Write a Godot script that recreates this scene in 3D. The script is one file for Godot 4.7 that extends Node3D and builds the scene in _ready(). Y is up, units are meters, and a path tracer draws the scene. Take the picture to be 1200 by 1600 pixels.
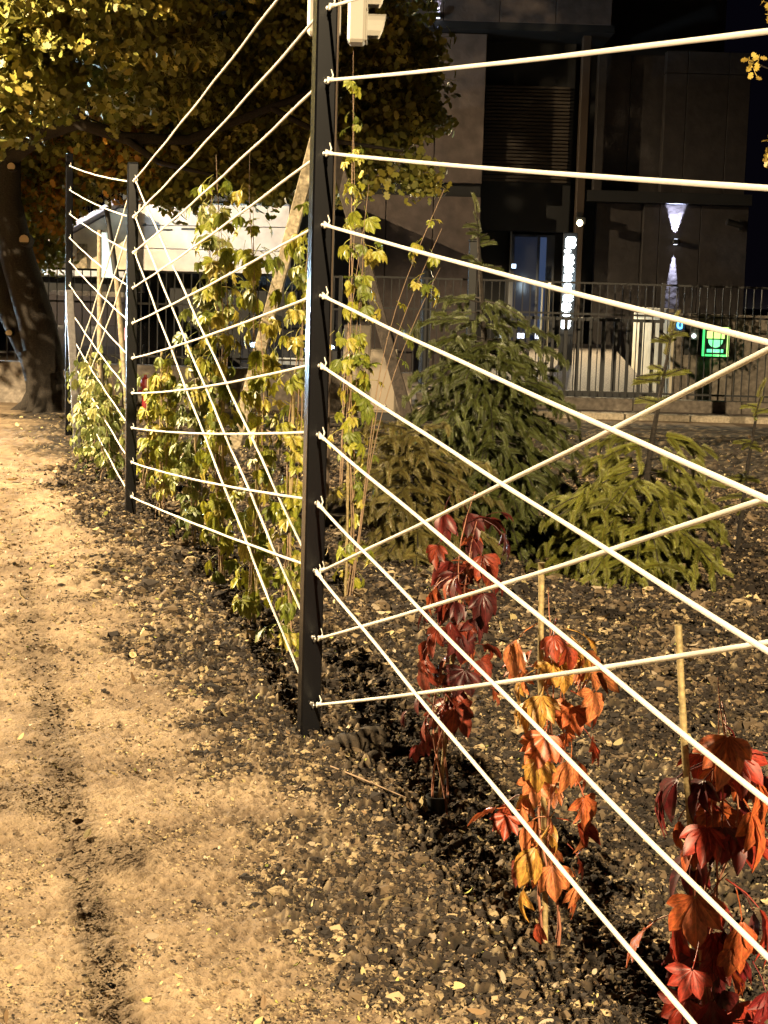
extends Node3D
# A rope trellis fence in a planted bed at night, lit by street lamps. Helpers take the distance d in front of the viewer; world z = -d.

const EYE := 1.6423
var rng := RandomNumberGenerator.new()
var taken := {}
var low_noise := FastNoiseLite.new()
var mid_noise := FastNoiseLite.new()
var fine_noise := FastNoiseLite.new()
var tiny_noise := FastNoiseLite.new()
var clod_noise := FastNoiseLite.new()
var M := {}

# ---------------------------------------------------------------- mesh builder
class MB:
	var v := PackedVector3Array()
	var n := PackedVector3Array()
	var t := PackedVector2Array()
	var c := PackedColorArray()
	var i := PackedInt32Array()
	var tint := Color.WHITE

	func vert(p: Vector3, nn: Vector3, u := Vector2.ZERO) -> int:
		v.push_back(p); n.push_back(nn); t.push_back(u); c.push_back(tint)
		return v.size() - 1

	func face(a: int, b: int, d: int) -> void:      # wound clockwise as seen from the normal's side
		if (v[b] - v[a]).cross(v[d] - v[a]).dot(n[a] + n[b] + n[d]) > 0.0:
			i.append_array([a, d, b])
		else:
			i.append_array([a, b, d])

	func poly(pts: Array, out: Vector3) -> void:
		var nn: Vector3 = (pts[1] - pts[0]).cross(pts[2] - pts[0]).normalized()
		if nn.dot(out) < 0.0: nn = -nn
		var first := v.size()
		for p in pts: vert(p, nn, Vector2(p.x + p.z, p.y))
		for k in range(1, pts.size() - 1): face(first, first + k, first + k + 1)

	func box(at: Vector3, size: Vector3, b := Basis.IDENTITY, bevel := 0.0) -> void:
		var h := size * 0.5
		var e := minf(bevel, minf(h.x, minf(h.y, h.z)) * 0.9)
		var g := func(p: Vector3) -> Vector3: return at + b * p
		for ax in 3:
			var a1 := (ax + 1) % 3
			var a2 := (ax + 2) % 3
			for s: float in [-1.0, 1.0]:
				var pts := []
				for q in [[-1.0, -1.0], [1.0, -1.0], [1.0, 1.0], [-1.0, 1.0]]:
					var p := Vector3.ZERO
					p[ax] = s * h[ax]; p[a1] = q[0] * (h[a1] - e); p[a2] = q[1] * (h[a2] - e)
					pts.append(g.call(p))
				var o := Vector3.ZERO
				o[ax] = s
				poly(pts, b * o)
			if e > 0.0:
				for s1: float in [-1.0, 1.0]:
					for s2: float in [-1.0, 1.0]:
						var pts := []
						for q in [[-1.0, 0], [1.0, 0], [1.0, 1], [-1.0, 1]]:
							var p := Vector3.ZERO
							p[ax] = q[0] * (h[ax] - e)
							p[a1] = s1 * (h[a1] - (e if q[1] == 1 else 0.0)); p[a2] = s2 * (h[a2] - (0.0 if q[1] == 1 else e))
							pts.append(g.call(p))
						var o := Vector3.ZERO
						o[a1] = s1; o[a2] = s2
						poly(pts, b * o)
		if e > 0.0:
			for sx: float in [-1.0, 1.0]:
				for sy: float in [-1.0, 1.0]:
					for sz: float in [-1.0, 1.0]:
						var s := Vector3(sx, sy, sz)
						var pts := []
						for ax in 3:
							var p := s * (h - Vector3.ONE * e)
							p[ax] = s[ax] * h[ax]
							pts.append(g.call(p))
						poly(pts, b * s)

	func tube(pts: Array, rad: Array, sides := 6, cap := true) -> void:
		var up := Vector3.ZERO
		var first := v.size()
		var along := 0.0
		for k in pts.size():
			var dir: Vector3 = (pts[mini(k + 1, pts.size() - 1)] - pts[maxi(k - 1, 0)]).normalized()
			if k == 0: up = dir.cross(Vector3(0.31, 0.2, 0.93)).normalized()
			else: along += pts[k].distance_to(pts[k - 1])
			up = (up - dir * up.dot(dir)).normalized()
			var side := dir.cross(up)
			for s in sides + 1:
				var a := TAU * s / sides
				var nn := up * cos(a) + side * sin(a)
				vert(pts[k] + nn * float(rad[mini(k, rad.size() - 1)]), nn, Vector2(float(s) / sides, along))
		for k in pts.size() - 1:
			for s in sides:
				var a := first + k * (sides + 1) + s
				face(a, a + 1, a + sides + 2); face(a, a + sides + 2, a + sides + 1)
		if cap:
			for e in [0, pts.size() - 1]:
				var dir: Vector3 = (pts[0] - pts[1]) if e == 0 else (pts[e] - pts[e - 1])
				var ring := []
				for s in sides: ring.append(v[first + e * (sides + 1) + s])
				poly(ring, dir)

	func lump(at: Vector3, r: Vector3, rings := 5, sides := 8, b := Basis.IDENTITY) -> void:
		var first := v.size()
		for k in rings + 1:
			var lat := PI * k / rings
			for s in sides + 1:
				var a := TAU * s / sides
				var u := Vector3(sin(lat) * cos(a), cos(lat), sin(lat) * sin(a))
				vert(at + b * (u * r), (b * (u / r)).normalized(), Vector2(float(s) / sides, float(k) / rings))
		for k in rings:
			for s in sides:
				var a := first + k * (sides + 1) + s
				face(a, a + 1, a + sides + 2); face(a, a + sides + 2, a + sides + 1)

	func lathe(at: Vector3, prof: Array, sides := 16) -> void:      # prof: [radius, height]
		for k in prof.size() - 1:
			var first := v.size()
			var d := Vector2(prof[k + 1][0] - prof[k][0], prof[k + 1][1] - prof[k][1]).normalized()
			for s in sides + 1:
				var a := TAU * s / sides
				var o := Vector3(cos(a), 0, sin(a))
				var nn := (o * d.y - Vector3.UP * d.x).normalized()
				vert(at + o * prof[k][0] + Vector3.UP * prof[k][1], nn); vert(at + o * prof[k + 1][0] + Vector3.UP * prof[k + 1][1], nn)
			for s in sides:
				var a := first + s * 2
				face(a, a + 2, a + 3); face(a, a + 3, a + 1)

	func prism(outline: Array, at: Vector3, b: Basis, depth: float) -> void:   # outline in local x,y; depth along local z, centred
		var front := []
		var back := []
		var mid := Vector3.ZERO
		for q: Vector2 in outline:
			front.append(at + b * Vector3(q.x, q.y, depth / 2)); back.append(at + b * Vector3(q.x, q.y, -depth / 2))
			mid += Vector3(q.x, q.y, 0) / outline.size()
		var tri := Geometry2D.triangulate_polygon(PackedVector2Array(outline))
		for k in range(0, tri.size(), 3):
			poly([front[tri[k]], front[tri[k + 1]], front[tri[k + 2]]], b.z)
			poly([back[tri[k]], back[tri[k + 1]], back[tri[k + 2]]], -b.z)
		var turn := 1.0 if Geometry2D.is_polygon_clockwise(PackedVector2Array(outline)) else -1.0
		for k in outline.size():
			var k2 := (k + 1) % outline.size()
			var e: Vector2 = (outline[k2] - outline[k]) * turn
			poly([front[k], front[k2], back[k2], back[k]], b * Vector3(-e.y, e.x, 0))

	func mesh(m: Material) -> ArrayMesh:
		var a := []
		a.resize(Mesh.ARRAY_MAX)
		a[Mesh.ARRAY_VERTEX] = v; a[Mesh.ARRAY_NORMAL] = n; a[Mesh.ARRAY_TEX_UV] = t; a[Mesh.ARRAY_COLOR] = c; a[Mesh.ARRAY_INDEX] = i
		var r := ArrayMesh.new()
		r.add_surface_from_arrays(Mesh.PRIMITIVE_TRIANGLES, a)
		r.surface_set_material(0, m)
		return r

# ---------------------------------------------------------------- nodes
func V(x: float, y: float, d: float) -> Vector3: return Vector3(x, y, -d)

func numbered(called: String) -> String:
	var k: int = taken.get(called, 0)
	taken[called] = k + 1
	return called if k == 0 else "%s_%03d" % [called, k]

func tag(o: Node, label: String, category: String, group := "") -> void:
	o.set_meta("label", label); o.set_meta("category", category)
	if group != "": o.set_meta("group", group)

func thing(called: String, label: String, category: String, at := Vector3.ZERO, group := "", turn := 0.0) -> Node3D:
	var o := Node3D.new()
	o.name = numbered(called)
	add_child(o)
	o.position = at
	o.rotation.y = turn
	tag(o, label, category, group)
	return o

func part(parent: Node3D, called: String, m: Mesh, at := Vector3.ZERO, b := Basis.IDENTITY) -> MeshInstance3D:
	var o := MeshInstance3D.new()
	o.name = called
	o.mesh = m
	o.transform = Transform3D(b, at)
	parent.add_child(o, true)
	return o

func wpart(parent: Node3D, called: String, m: Mesh) -> MeshInstance3D:   # a mesh already given in world coordinates
	return part(parent, called, m, -parent.position)

func bx(parent: Node3D, called: String, m: Material, x0: float, x1: float, y0: float, y1: float, d0: float, d1: float, bevel := 0.0) -> MeshInstance3D:
	var b := MB.new()
	var mid := V((x0 + x1) / 2, (y0 + y1) / 2, (d0 + d1) / 2)
	b.box(Vector3.ZERO, Vector3(absf(x1 - x0), absf(y1 - y0), absf(d1 - d0)), Basis.IDENTITY, bevel)
	return part(parent, called, b.mesh(m), mid - parent.position)

func struct(called: String, m: Mesh, at := Vector3.ZERO) -> MeshInstance3D:
	var o := part(self, numbered(called), m, at)
	o.set_meta("kind", "structure")
	return o

func many(parent: Node3D, called: String, m: Mesh, where: Array, cols := []) -> MultiMeshInstance3D:
	var mm := MultiMesh.new()
	mm.transform_format = MultiMesh.TRANSFORM_3D
	mm.use_colors = cols.size() > 0
	mm.mesh = m
	mm.instance_count = where.size()
	for k in where.size():
		mm.set_instance_transform(k, where[k])
		if cols.size() > 0: mm.set_instance_color(k, cols[k])
	var o := MultiMeshInstance3D.new()
	o.name = called
	o.multimesh = mm
	o.set_meta("kind", "stuff")
	parent.add_child(o, true)
	return o

# ---------------------------------------------------------------- materials (base colours are linear)
func mat(r: float, g: float, b: float, rough := 0.8, metal := 0.0) -> StandardMaterial3D:
	var m := StandardMaterial3D.new()
	m.albedo_color = Color(r, g, b).linear_to_srgb()
	m.roughness = rough
	m.metallic = metal
	return m

func glow(r: float, g: float, b: float, energy: float) -> StandardMaterial3D:
	var m := mat(0.6, 0.6, 0.6, 0.5)
	m.emission_enabled = true
	m.emission = Color(r, g, b).linear_to_srgb()
	m.emission_energy_multiplier = energy
	return m

func lit_glass(energy: float) -> StandardMaterial3D:
	var m := glow(0.28, 0.45, 0.95, energy)
	m.albedo_color = Color(0.02, 0.022, 0.03).linear_to_srgb()
	m.roughness = 0.1
	return m

func noise_tex(freq: float, lo: float, hi: float, seed_ := 1, normal := false, strength := 4.0) -> NoiseTexture2D:
	var f := FastNoiseLite.new()
	f.seed = seed_
	f.frequency = freq
	f.fractal_octaves = 5
	var t := NoiseTexture2D.new()
	t.width = 512; t.height = 512
	t.seamless = true
	t.noise = f
	if normal:
		t.as_normal_map = true
		t.bump_strength = strength
	else:
		var gr := Gradient.new()
		gr.set_color(0, Color(lo, lo, lo)); gr.set_color(1, Color(hi, hi, hi))
		t.color_ramp = gr
	return t

func worn(m: StandardMaterial3D, scale: float, freq := 0.02, lo := 0.72, hi := 1.0, bump := 2.0) -> StandardMaterial3D:
	m.albedo_texture = noise_tex(freq, lo, hi, 7)
	m.normal_enabled = true
	m.normal_texture = noise_tex(freq * 2.0, 0, 1, 11, true, bump)
	m.uv1_triplanar = true
	m.uv1_world_triplanar = true
	m.uv1_scale = Vector3.ONE * scale
	return m

func leaf_texture() -> ImageTexture:       # midrib, side veins and blotches of one leaflet
	var im := Image.create(64, 64, false, Image.FORMAT_RGB8)
	var f := FastNoiseLite.new()
	f.seed = 5
	f.frequency = 0.06
	f.fractal_octaves = 4
	for y in 64:
		for x in 64:
			var u := absf(x / 63.0 - 0.5) * 2.0
			var k := 0.8 + 0.28 * f.get_noise_2d(x, y)
			var vein := fposmod(y / 63.0 * 7.0 - u * 1.4, 1.0)
			if vein < 0.13: k += 0.13
			if u < 0.07: k += 0.2
			k = clampf(k, 0.3, 1.0)
			im.set_pixel(x, y, Color(k, k * (0.97 + 0.1 * f.get_noise_2d(x + 90, y)), k * 0.95))
	return ImageTexture.create_from_image(im)

var leaf_tex: ImageTexture
func leaf_mat(r: float, g: float, b: float, rough := 0.45) -> StandardMaterial3D:
	var m := mat(r, g, b, rough)
	m.albedo_texture = leaf_tex
	m.cull_mode = BaseMaterial3D.CULL_DISABLED
	m.backlight_enabled = true
	m.backlight = Color(0.4, 0.4, 0.35)
	return m

# ---------------------------------------------------------------- the lie of the land
func fence_x(d: float) -> float: return -0.2585 - 0.2754 * (d - 5.8756)

func soil(x: float, d: float) -> float:     # 1 where dark planting soil lies, 0 on the trodden sand
	var s := x - fence_x(d) + 0.42 + 0.42 * mid_noise.get_noise_2d(x, d) + 0.16 * fine_noise.get_noise_2d(x * 0.6, d * 0.6)
	return smoothstep(-0.22, 0.3, s)

func base_height(x: float, d: float) -> float:
	return 0.035 * low_noise.get_noise_2d(x, d) * smoothstep(21.0, 18.5, d)

func on_ground(x: float, d: float, sink := 0.0) -> Vector3: return V(x, base_height(x, d) - sink, d)

func _ready() -> void:
	rng.seed = 4021
	# ---- camera
	var cam := Camera3D.new()
	cam.name = "camera"
	cam.fov = 35.21
	cam.near = 0.05
	cam.far = 900.0
	add_child(cam)
	cam.position = Vector3(0, EYE, 0)
	cam.basis = Basis(Vector3.RIGHT, -0.135) * Basis(Vector3.BACK, 0.0293)
	cam.current = true
	# ---- night sky and exposure
	var sm := ProceduralSkyMaterial.new()
	sm.sky_top_color = Color(0.0004, 0.0004, 0.0013).linear_to_srgb()
	sm.sky_horizon_color = Color(0.0009, 0.0007, 0.0013).linear_to_srgb()
	sm.ground_bottom_color = Color(0.003, 0.0026, 0.0024).linear_to_srgb()
	sm.ground_horizon_color = Color(0.006, 0.005, 0.005).linear_to_srgb()
	sm.energy_multiplier = 1.0
	var sky := Sky.new()
	sky.sky_material = sm
	var env := Environment.new()
	env.background_mode = Environment.BG_SKY
	env.sky = sky
	env.tonemap_mode = Environment.TONE_MAPPER_LINEAR
	env.tonemap_exposure = 2.0
	env.sdfgi_enabled = true
	env.ssao_enabled = true
	env.ssil_enabled = true
	var we := WorldEnvironment.new()
	we.name = "environment"
	we.environment = env
	add_child(we)
	# ---- noises, shared materials
	low_noise.seed = 3; low_noise.frequency = 0.55; low_noise.fractal_octaves = 3
	mid_noise.seed = 8; mid_noise.frequency = 0.8; mid_noise.fractal_octaves = 3
	fine_noise.seed = 21; fine_noise.frequency = 9.0; fine_noise.fractal_octaves = 3
	tiny_noise.seed = 34; tiny_noise.frequency = 30.0; tiny_noise.fractal_octaves = 2
	clod_noise.seed = 55; clod_noise.frequency = 13.0; clod_noise.fractal_type = FastNoiseLite.FRACTAL_RIDGED; clod_noise.fractal_octaves = 3
	leaf_tex = leaf_texture()
	make_materials()
	# ---- street lamps (unseen, outside the frame; placed to light the bed, posts and white building)
	unseen_street_lamps()
	# ---- setting
	build_ground()
	build_paving()
	build_main_building()
	build_white_building()
	build_back_fence()
	build_gate_and_wall()
	# ---- things
	build_trellis()
	build_trees()
	build_spruces()
	build_vines()
	build_signals()
	build_frame_and_cabinets()
	build_cars()
	build_small_things()
	scatter_ground()

func make_materials() -> void:
	M.post = mat(0.005, 0.005, 0.006, 0.24)
	M.post.metallic_specular = 0.35
	M.post_grey = worn(mat(0.14, 0.13, 0.125, 0.5), 2.0)
	M.steel = mat(0.62, 0.6, 0.56, 0.35, 0.9)
	M.rope = mat(0.8, 0.77, 0.68, 0.85)
	M.black = mat(0.012, 0.012, 0.012, 0.55)
	M.taupe = worn(mat(0.125, 0.092, 0.078, 0.75), 0.35, 0.015, 0.75, 1.0, 1.0)
	M.taupe_dark = worn(mat(0.04, 0.031, 0.028, 0.7), 0.35, 0.015, 0.75, 1.0, 1.0)
	M.dark = mat(0.01, 0.0095, 0.0095, 0.7)
	M.louvre = mat(0.05, 0.036, 0.024, 0.6)
	M.brown = mat(0.05, 0.032, 0.02, 0.6)
	M.white_panel = worn(mat(0.66, 0.6, 0.56, 0.7), 0.5, 0.012, 0.82, 1.0, 0.6)
	M.cream = worn(mat(0.72, 0.64, 0.48, 0.7), 0.5, 0.012, 0.82, 1.0, 0.6)
	M.concrete = worn(mat(0.3, 0.25, 0.2, 0.9), 0.8, 0.02, 0.65, 1.0, 2.5)
	M.kerb = worn(mat(0.42, 0.35, 0.25, 0.9), 1.2, 0.03, 0.7, 1.0, 3.0)
	M.paving = worn(mat(0.36, 0.29, 0.25, 0.9), 0.7, 0.03, 0.6, 1.0, 2.0)
	M.asphalt = worn(mat(0.05, 0.048, 0.047, 0.9), 1.5, 0.06, 0.6, 1.0, 3.0)
	M.fence = mat(0.018, 0.016, 0.014, 0.6)
	M.timber = worn(mat(0.44, 0.36, 0.23, 0.8), 1.4, 0.02, 0.55, 1.0, 2.5)
	M.timber_dark = worn(mat(0.05, 0.036, 0.026, 0.85), 1.4, 0.02, 0.6, 1.0, 2.5)
	M.bark = worn(mat(0.05, 0.038, 0.028, 0.95), 2.6, 0.03, 0.4, 1.0, 7.0)
	M.cut_wood = mat(0.5, 0.38, 0.24, 0.8)
	M.cane = worn(mat(0.5, 0.38, 0.17, 0.6), 6.0, 0.02, 0.6, 1.0, 1.0)
	M.stem = mat(0.3, 0.2, 0.12, 0.8)
	M.stem_red = mat(0.34, 0.14, 0.08, 0.7)
	M.red = [leaf_mat(0.2, 0.016, 0.018), leaf_mat(0.36, 0.04, 0.022), leaf_mat(0.11, 0.012, 0.014), leaf_mat(0.5, 0.12, 0.035)]
	M.orange = [leaf_mat(0.56, 0.15, 0.05), leaf_mat(0.62, 0.22, 0.08), leaf_mat(0.4, 0.07, 0.03), leaf_mat(0.6, 0.34, 0.07)]
	M.maroon = [leaf_mat(0.17, 0.022, 0.018), leaf_mat(0.28, 0.05, 0.025), leaf_mat(0.1, 0.014, 0.014), leaf_mat(0.45, 0.11, 0.04)]
	M.green = [leaf_mat(0.5, 0.52, 0.06), leaf_mat(0.38, 0.43, 0.05), leaf_mat(0.22, 0.28, 0.04), leaf_mat(0.58, 0.53, 0.09)]
	M.dull_green = [leaf_mat(0.3, 0.36, 0.09), leaf_mat(0.19, 0.25, 0.06), leaf_mat(0.38, 0.4, 0.12)]
	M.glass = mat(0.02, 0.022, 0.025, 0.06)
	M.lamp_grey = mat(0.2, 0.2, 0.2, 0.5, 0.5)

# ---------------------------------------------------------------- lamps
func unseen_street_lamp(at: Vector3, toward: Vector3, height: float, label: String, energy: float, cone: float, blend: float) -> void:
	var o := thing("unseen_street_lamp", label, "street lamp", at, "unseen street lamps around the bed")
	var flat := Vector3(toward.x - at.x, 0, toward.z - at.z).normalized()
	var b := MB.new()
	b.tube([Vector3(0, 0, 0), Vector3(0, 1.2, 0), Vector3(0, height - 0.4, 0)], [0.085, 0.075, 0.05], 12)
	part(o, "pole", b.mesh(M.lamp_grey))
	b = MB.new()
	b.tube([Vector3(0, height - 0.42, 0), Vector3(0, height + 0.02, 0) + flat * 0.15, Vector3(0, height + 0.12, 0) + flat * 0.7], [0.045, 0.04, 0.035], 10)
	part(o, "arm", b.mesh(M.lamp_grey))
	var head := Vector3(0, height + 0.1, 0) + flat * 0.95
	var turn := Basis(Vector3.UP, atan2(-flat.z, flat.x))
	b = MB.new()
	b.box(head + Vector3(0, 0.05, 0), Vector3(0.66, 0.09, 0.26), turn, 0.03)
	part(o, "lamp_head", b.mesh(M.lamp_grey))
	b = MB.new()
	b.lump(head - Vector3(0, 0.075, 0), Vector3(0.2, 0.06, 0.11), 6, 12, turn)
	part(o, "lamp_glass", b.mesh(glow(1.0, 0.74, 0.42, 30.0)))
	var l := SpotLight3D.new()
	l.name = "lamp_light"
	l.light_color = Color(1.0, 0.77, 0.46).linear_to_srgb()
	l.light_energy = energy
	l.spot_angle = cone
	l.spot_angle_attenuation = blend
	l.spot_range = 90.0
	l.spot_attenuation = 2.0
	l.light_size = 0.05
	l.shadow_enabled = true
	o.add_child(l)
	l.position = head - Vector3(0, 0.075, 0)
	l.look_at_from_position(at + l.position, toward, Vector3.UP)

func unseen_street_lamps() -> void:
	unseen_street_lamp(V(3.56, 0, -12.95), V(3.0, 0, 6.0), 7.95, "unseen tall grey street lamp behind the viewer, placed to light the bed", 560.0, 17.0, 0.18)  # out of view, lights the bed and throws the mast shadow
	unseen_street_lamp(V(-11.2, 0, 11.9), V(-1.0, 0.2, 10.0), 6.1, "unseen grey street lamp left of the sandy path, placed to light it", 300.0, 80.0, 0.35)  # out of view, lights the sand and posts from the left
	unseen_street_lamp(V(-11.5, 0, 23.6), V(-4.4, 1.5, 29.5), 6.2, "unseen grey street lamp placed to light the white building", 120.0, 36.0, 0.7)  # out of view, placed to brighten the white building

# ---------------------------------------------------------------- ground
func build_ground() -> void:
	var rows := []
	rows.append_array([-60.0, -6.0, 0.0, 1.2, 1.9])
	var dd := 2.3
	while dd < 21.5:
		rows.append(dd)
		dd *= 1.0040
	rows.append_array([21.8, 24.0, 30.0, 60.0, 160.0, 500.0])
	var cols := []
	var half := 260
	for k in range(-half, half + 1): cols.append(float(k) / half)
	var nc := cols.size() + 2
	var b := MB.new()
	var size := rows.size() * nc
	b.v.resize(size); b.n.resize(size); b.t.resize(size); b.c.resize(size)
	var pale := Color(0.36, 0.26, 0.155)
	var tan := Color(0.16, 0.108, 0.062)
	var k := 0
	for r in rows.size():
		var d: float = rows[r]
		var near := d > 2.2 and d < 21.6
		for q in nc:
			var x: float
			if q == 0: x = -260.0
			elif q == nc - 1: x = 260.0
			else:
				var tt: float = cols[q - 1]
				x = signf(tt) * pow(absf(tt), 1.45) * (0.4 * maxf(d, 2.0) + 1.2) - 0.06 * maxf(d, 2.0)
			var y := 0.0
			var c := tan
			if near and q > 0 and q < nc - 1:
				var s := soil(x, d)
				var f1 := fine_noise.get_noise_2d(x, d)
				var f2 := tiny_noise.get_noise_2d(x, d)
				var m1 := mid_noise.get_noise_2d(x * 2.3 + 40.0, d * 2.3)
				var fade := smoothstep(21.4, 19.0, d)
				var cl := clod_noise.get_noise_2d(x, d)
				var tread := mid_noise.get_noise_2d(x * 4.0 - 17.0, d * 4.0)
				y = base_height(x, d) + fade * (lerpf(0.008, 0.034, s) * (f1 + 0.25 * m1) + lerpf(0.007, 0.014, s) * f2 - lerpf(0.004, 0.026, s) * cl + 0.01 * (1.0 - s) * tread)
				var sand := tan.lerp(pale, clampf(0.5 + 0.7 * m1 + 0.5 * f2 + 0.35 * f1, 0.0, 1.0))
				var dark := Color(0.014, 0.01, 0.007).lerp(Color(0.14, 0.097, 0.054), clampf(0.2 - 0.35 * cl + 0.7 * f1 + 0.55 * f2 + 0.3 * m1, 0.0, 1.0))  # soil tone follows the relief: darker hollows, paler crests
				if f2 > 0.42: dark = dark.lerp(Color(0.34, 0.26, 0.15), 0.6)
				c = sand.lerp(dark, s)
			b.v[k] = V(x, y, d)
			b.n[k] = Vector3.UP
			b.t[k] = Vector2(x, d)
			b.c[k] = c
			k += 1
	for r in range(1, rows.size() - 1):          # slopes from neighbours
		for q in range(1, nc - 1):
			var at := r * nc + q
			var e := b.v[at + 1] - b.v[at - 1]
			var w := b.v[at + nc] - b.v[at - nc]
			b.n[at] = e.cross(w).normalized()
			if b.n[at].y < 0.0: b.n[at] = -b.n[at]
	var idx := PackedInt32Array()
	idx.resize((rows.size() - 1) * (nc - 1) * 6)
	k = 0
	for r in rows.size() - 1:
		for q in nc - 1:
			var a := r * nc + q
			idx[k] = a; idx[k + 1] = a + nc; idx[k + 2] = a + nc + 1; idx[k + 3] = a; idx[k + 4] = a + nc + 1; idx[k + 5] = a + 1
			k += 6
	b.i = idx
	var m := mat(1, 1, 1, 1.0)
	m.vertex_color_use_as_albedo = true
	m.normal_enabled = true
	m.normal_texture = noise_tex(0.06, 0, 1, 19, true, 6.0)
	m.uv1_triplanar = true
	m.uv1_world_triplanar = true
	m.uv1_scale = Vector3.ONE * 2.2
	struct("ground", b.mesh(m))

func scatter_ground() -> void:
	# soil crumbs
	var b := MB.new()
	var ico := []
	for k in 12:
		var yy := 1.0 - 2.0 * (k + 0.5) / 12.0
		var a := k * 2.399963
		ico.append(Vector3(cos(a) * sqrt(1 - yy * yy), yy, sin(a) * sqrt(1 - yy * yy)) * rng.randf_range(0.75, 1.2))
	for k in 10:                                  # jagged grain: a shell of loose facets round the twelve points
		var q: Array = ico.duplicate()
		var mid: Vector3 = ico[k]
		q.sort_custom(func(u: Vector3, w: Vector3) -> bool: return u.distance_squared_to(mid) < w.distance_squared_to(mid))
		b.poly([q[0], q[1], q[2]], q[0] + q[1] + q[2])
		b.poly([q[0], q[2], q[3]], q[0] + q[2] + q[3])
		b.poly([q[0], q[1], q[3]], q[0] + q[1] + q[3])
	var m := mat(1, 1, 1, 1.0)
	m.vertex_color_use_as_albedo = true
	var where := []
	var cols := []
	while where.size() < 230000:
		var d := 3.1 * pow(15.0 / 3.1, pow(rng.randf(), 1.15))
		var x := rng.randf_range(-0.36, 0.34) * d
		var s := soil(x, d)
		if rng.randf() > 0.2 + 0.8 * s: continue
		var clump := fine_noise.get_noise_2d(x * 0.35, d * 0.35)
		if rng.randf() > 0.55 + clump: continue
		var size := (rng.randf_range(0.0013, 0.004) if rng.randf() < 0.5 or s < 0.4 else rng.randf_range(0.004, 0.0095)) * (1.0 + pow(rng.randf(), 12.0) * 1.6)
		size *= clampf(d / 4.5, 1.0, 2.0)
		var f := fine_noise.get_noise_2d(x, d)
		var y := base_height(x, d) + lerpf(0.008, 0.034, s) * f - lerpf(0.004, 0.026, s) * clod_noise.get_noise_2d(x, d) + size * 0.2
		var bs := Basis.from_euler(Vector3(rng.randf() * TAU, rng.randf() * TAU, rng.randf() * TAU)).scaled(Vector3(rng.randf_range(0.7, 1.5), rng.randf_range(0.45, 1.0), rng.randf_range(0.7, 1.3)) * size)
		where.append(Transform3D(bs, V(x, y, d)))
		var p := rng.randf() + 0.42 * (1.0 - s)
		var c := Color(0.024, 0.017, 0.012) if p < 0.62 else (Color(0.125, 0.087, 0.05) if p < 0.91 else Color(0.36, 0.27, 0.15))
		cols.append(c * rng.randf_range(0.7, 1.3))
	var o := many(self, "soil_crumbs", b.mesh(m), where, cols)
	tag(o, "crumbs and small clods of dark planting soil", "soil")
	# fallen leaf scraps and wood chips
	b = MB.new()
	for k in 5:
		var z := lerpf(-1.0, 1.0, k / 4.0)
		var w := [0.1, 0.42, 0.5, 0.36, 0.03][k] as float
		for s: float in [-1.0, 0.0, 1.0]: b.vert(Vector3(s * w, absf(s) * 0.28 + 0.22 * z * z, z), Vector3.UP)
	for k in 4:
		for s in 2:
			var a := k * 3 + s
			b.face(a, a + 1, a + 4); b.face(a, a + 4, a + 3)
	m = mat(1, 1, 1, 0.8)
	m.vertex_color_use_as_albedo = true
	m.cull_mode = BaseMaterial3D.CULL_DISABLED
	where = []
	cols = []
	while where.size() < 15000:
		var d := 3.1 * pow(20.0 / 3.1, rng.randf())
		var x := rng.randf_range(-0.36, 0.34) * d
		var s := soil(x, d)
		if rng.randf() > 0.35 + 0.65 * s: continue
		var size := rng.randf_range(0.003, 0.008) * clampf(d / 4.5, 1.0, 2.0)
		if rng.randf() < 0.05: size *= 2.6
		var y := base_height(x, d) + lerpf(0.008, 0.034, s) * fine_noise.get_noise_2d(x, d) - lerpf(0.004, 0.026, s) * clod_noise.get_noise_2d(x, d) + size * 0.35 + 0.004
		var bs := Basis.from_euler(Vector3(rng.randfn() * 0.45, rng.randf() * TAU, rng.randfn() * 0.45)).scaled(Vector3(rng.randf_range(0.6, 1.2), 1, rng.randf_range(0.8, 1.6)) * size)
		where.append(Transform3D(bs, V(x, y, d)))
		var p := rng.randf()
		var c := Color(0.5, 0.4, 0.19) if p < 0.4 else (Color(0.46, 0.37, 0.26) if p < 0.7 else (Color(0.22, 0.14, 0.07) if p < 0.94 else Color(0.42, 0.44, 0.1)))
		cols.append(c * rng.randf_range(0.7, 1.25))
	o = many(self, "leaf_litter", b.mesh(m), where, cols)
	tag(o, "small dry leaf scraps and chips strewn on the soil", "leaf litter")

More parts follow.
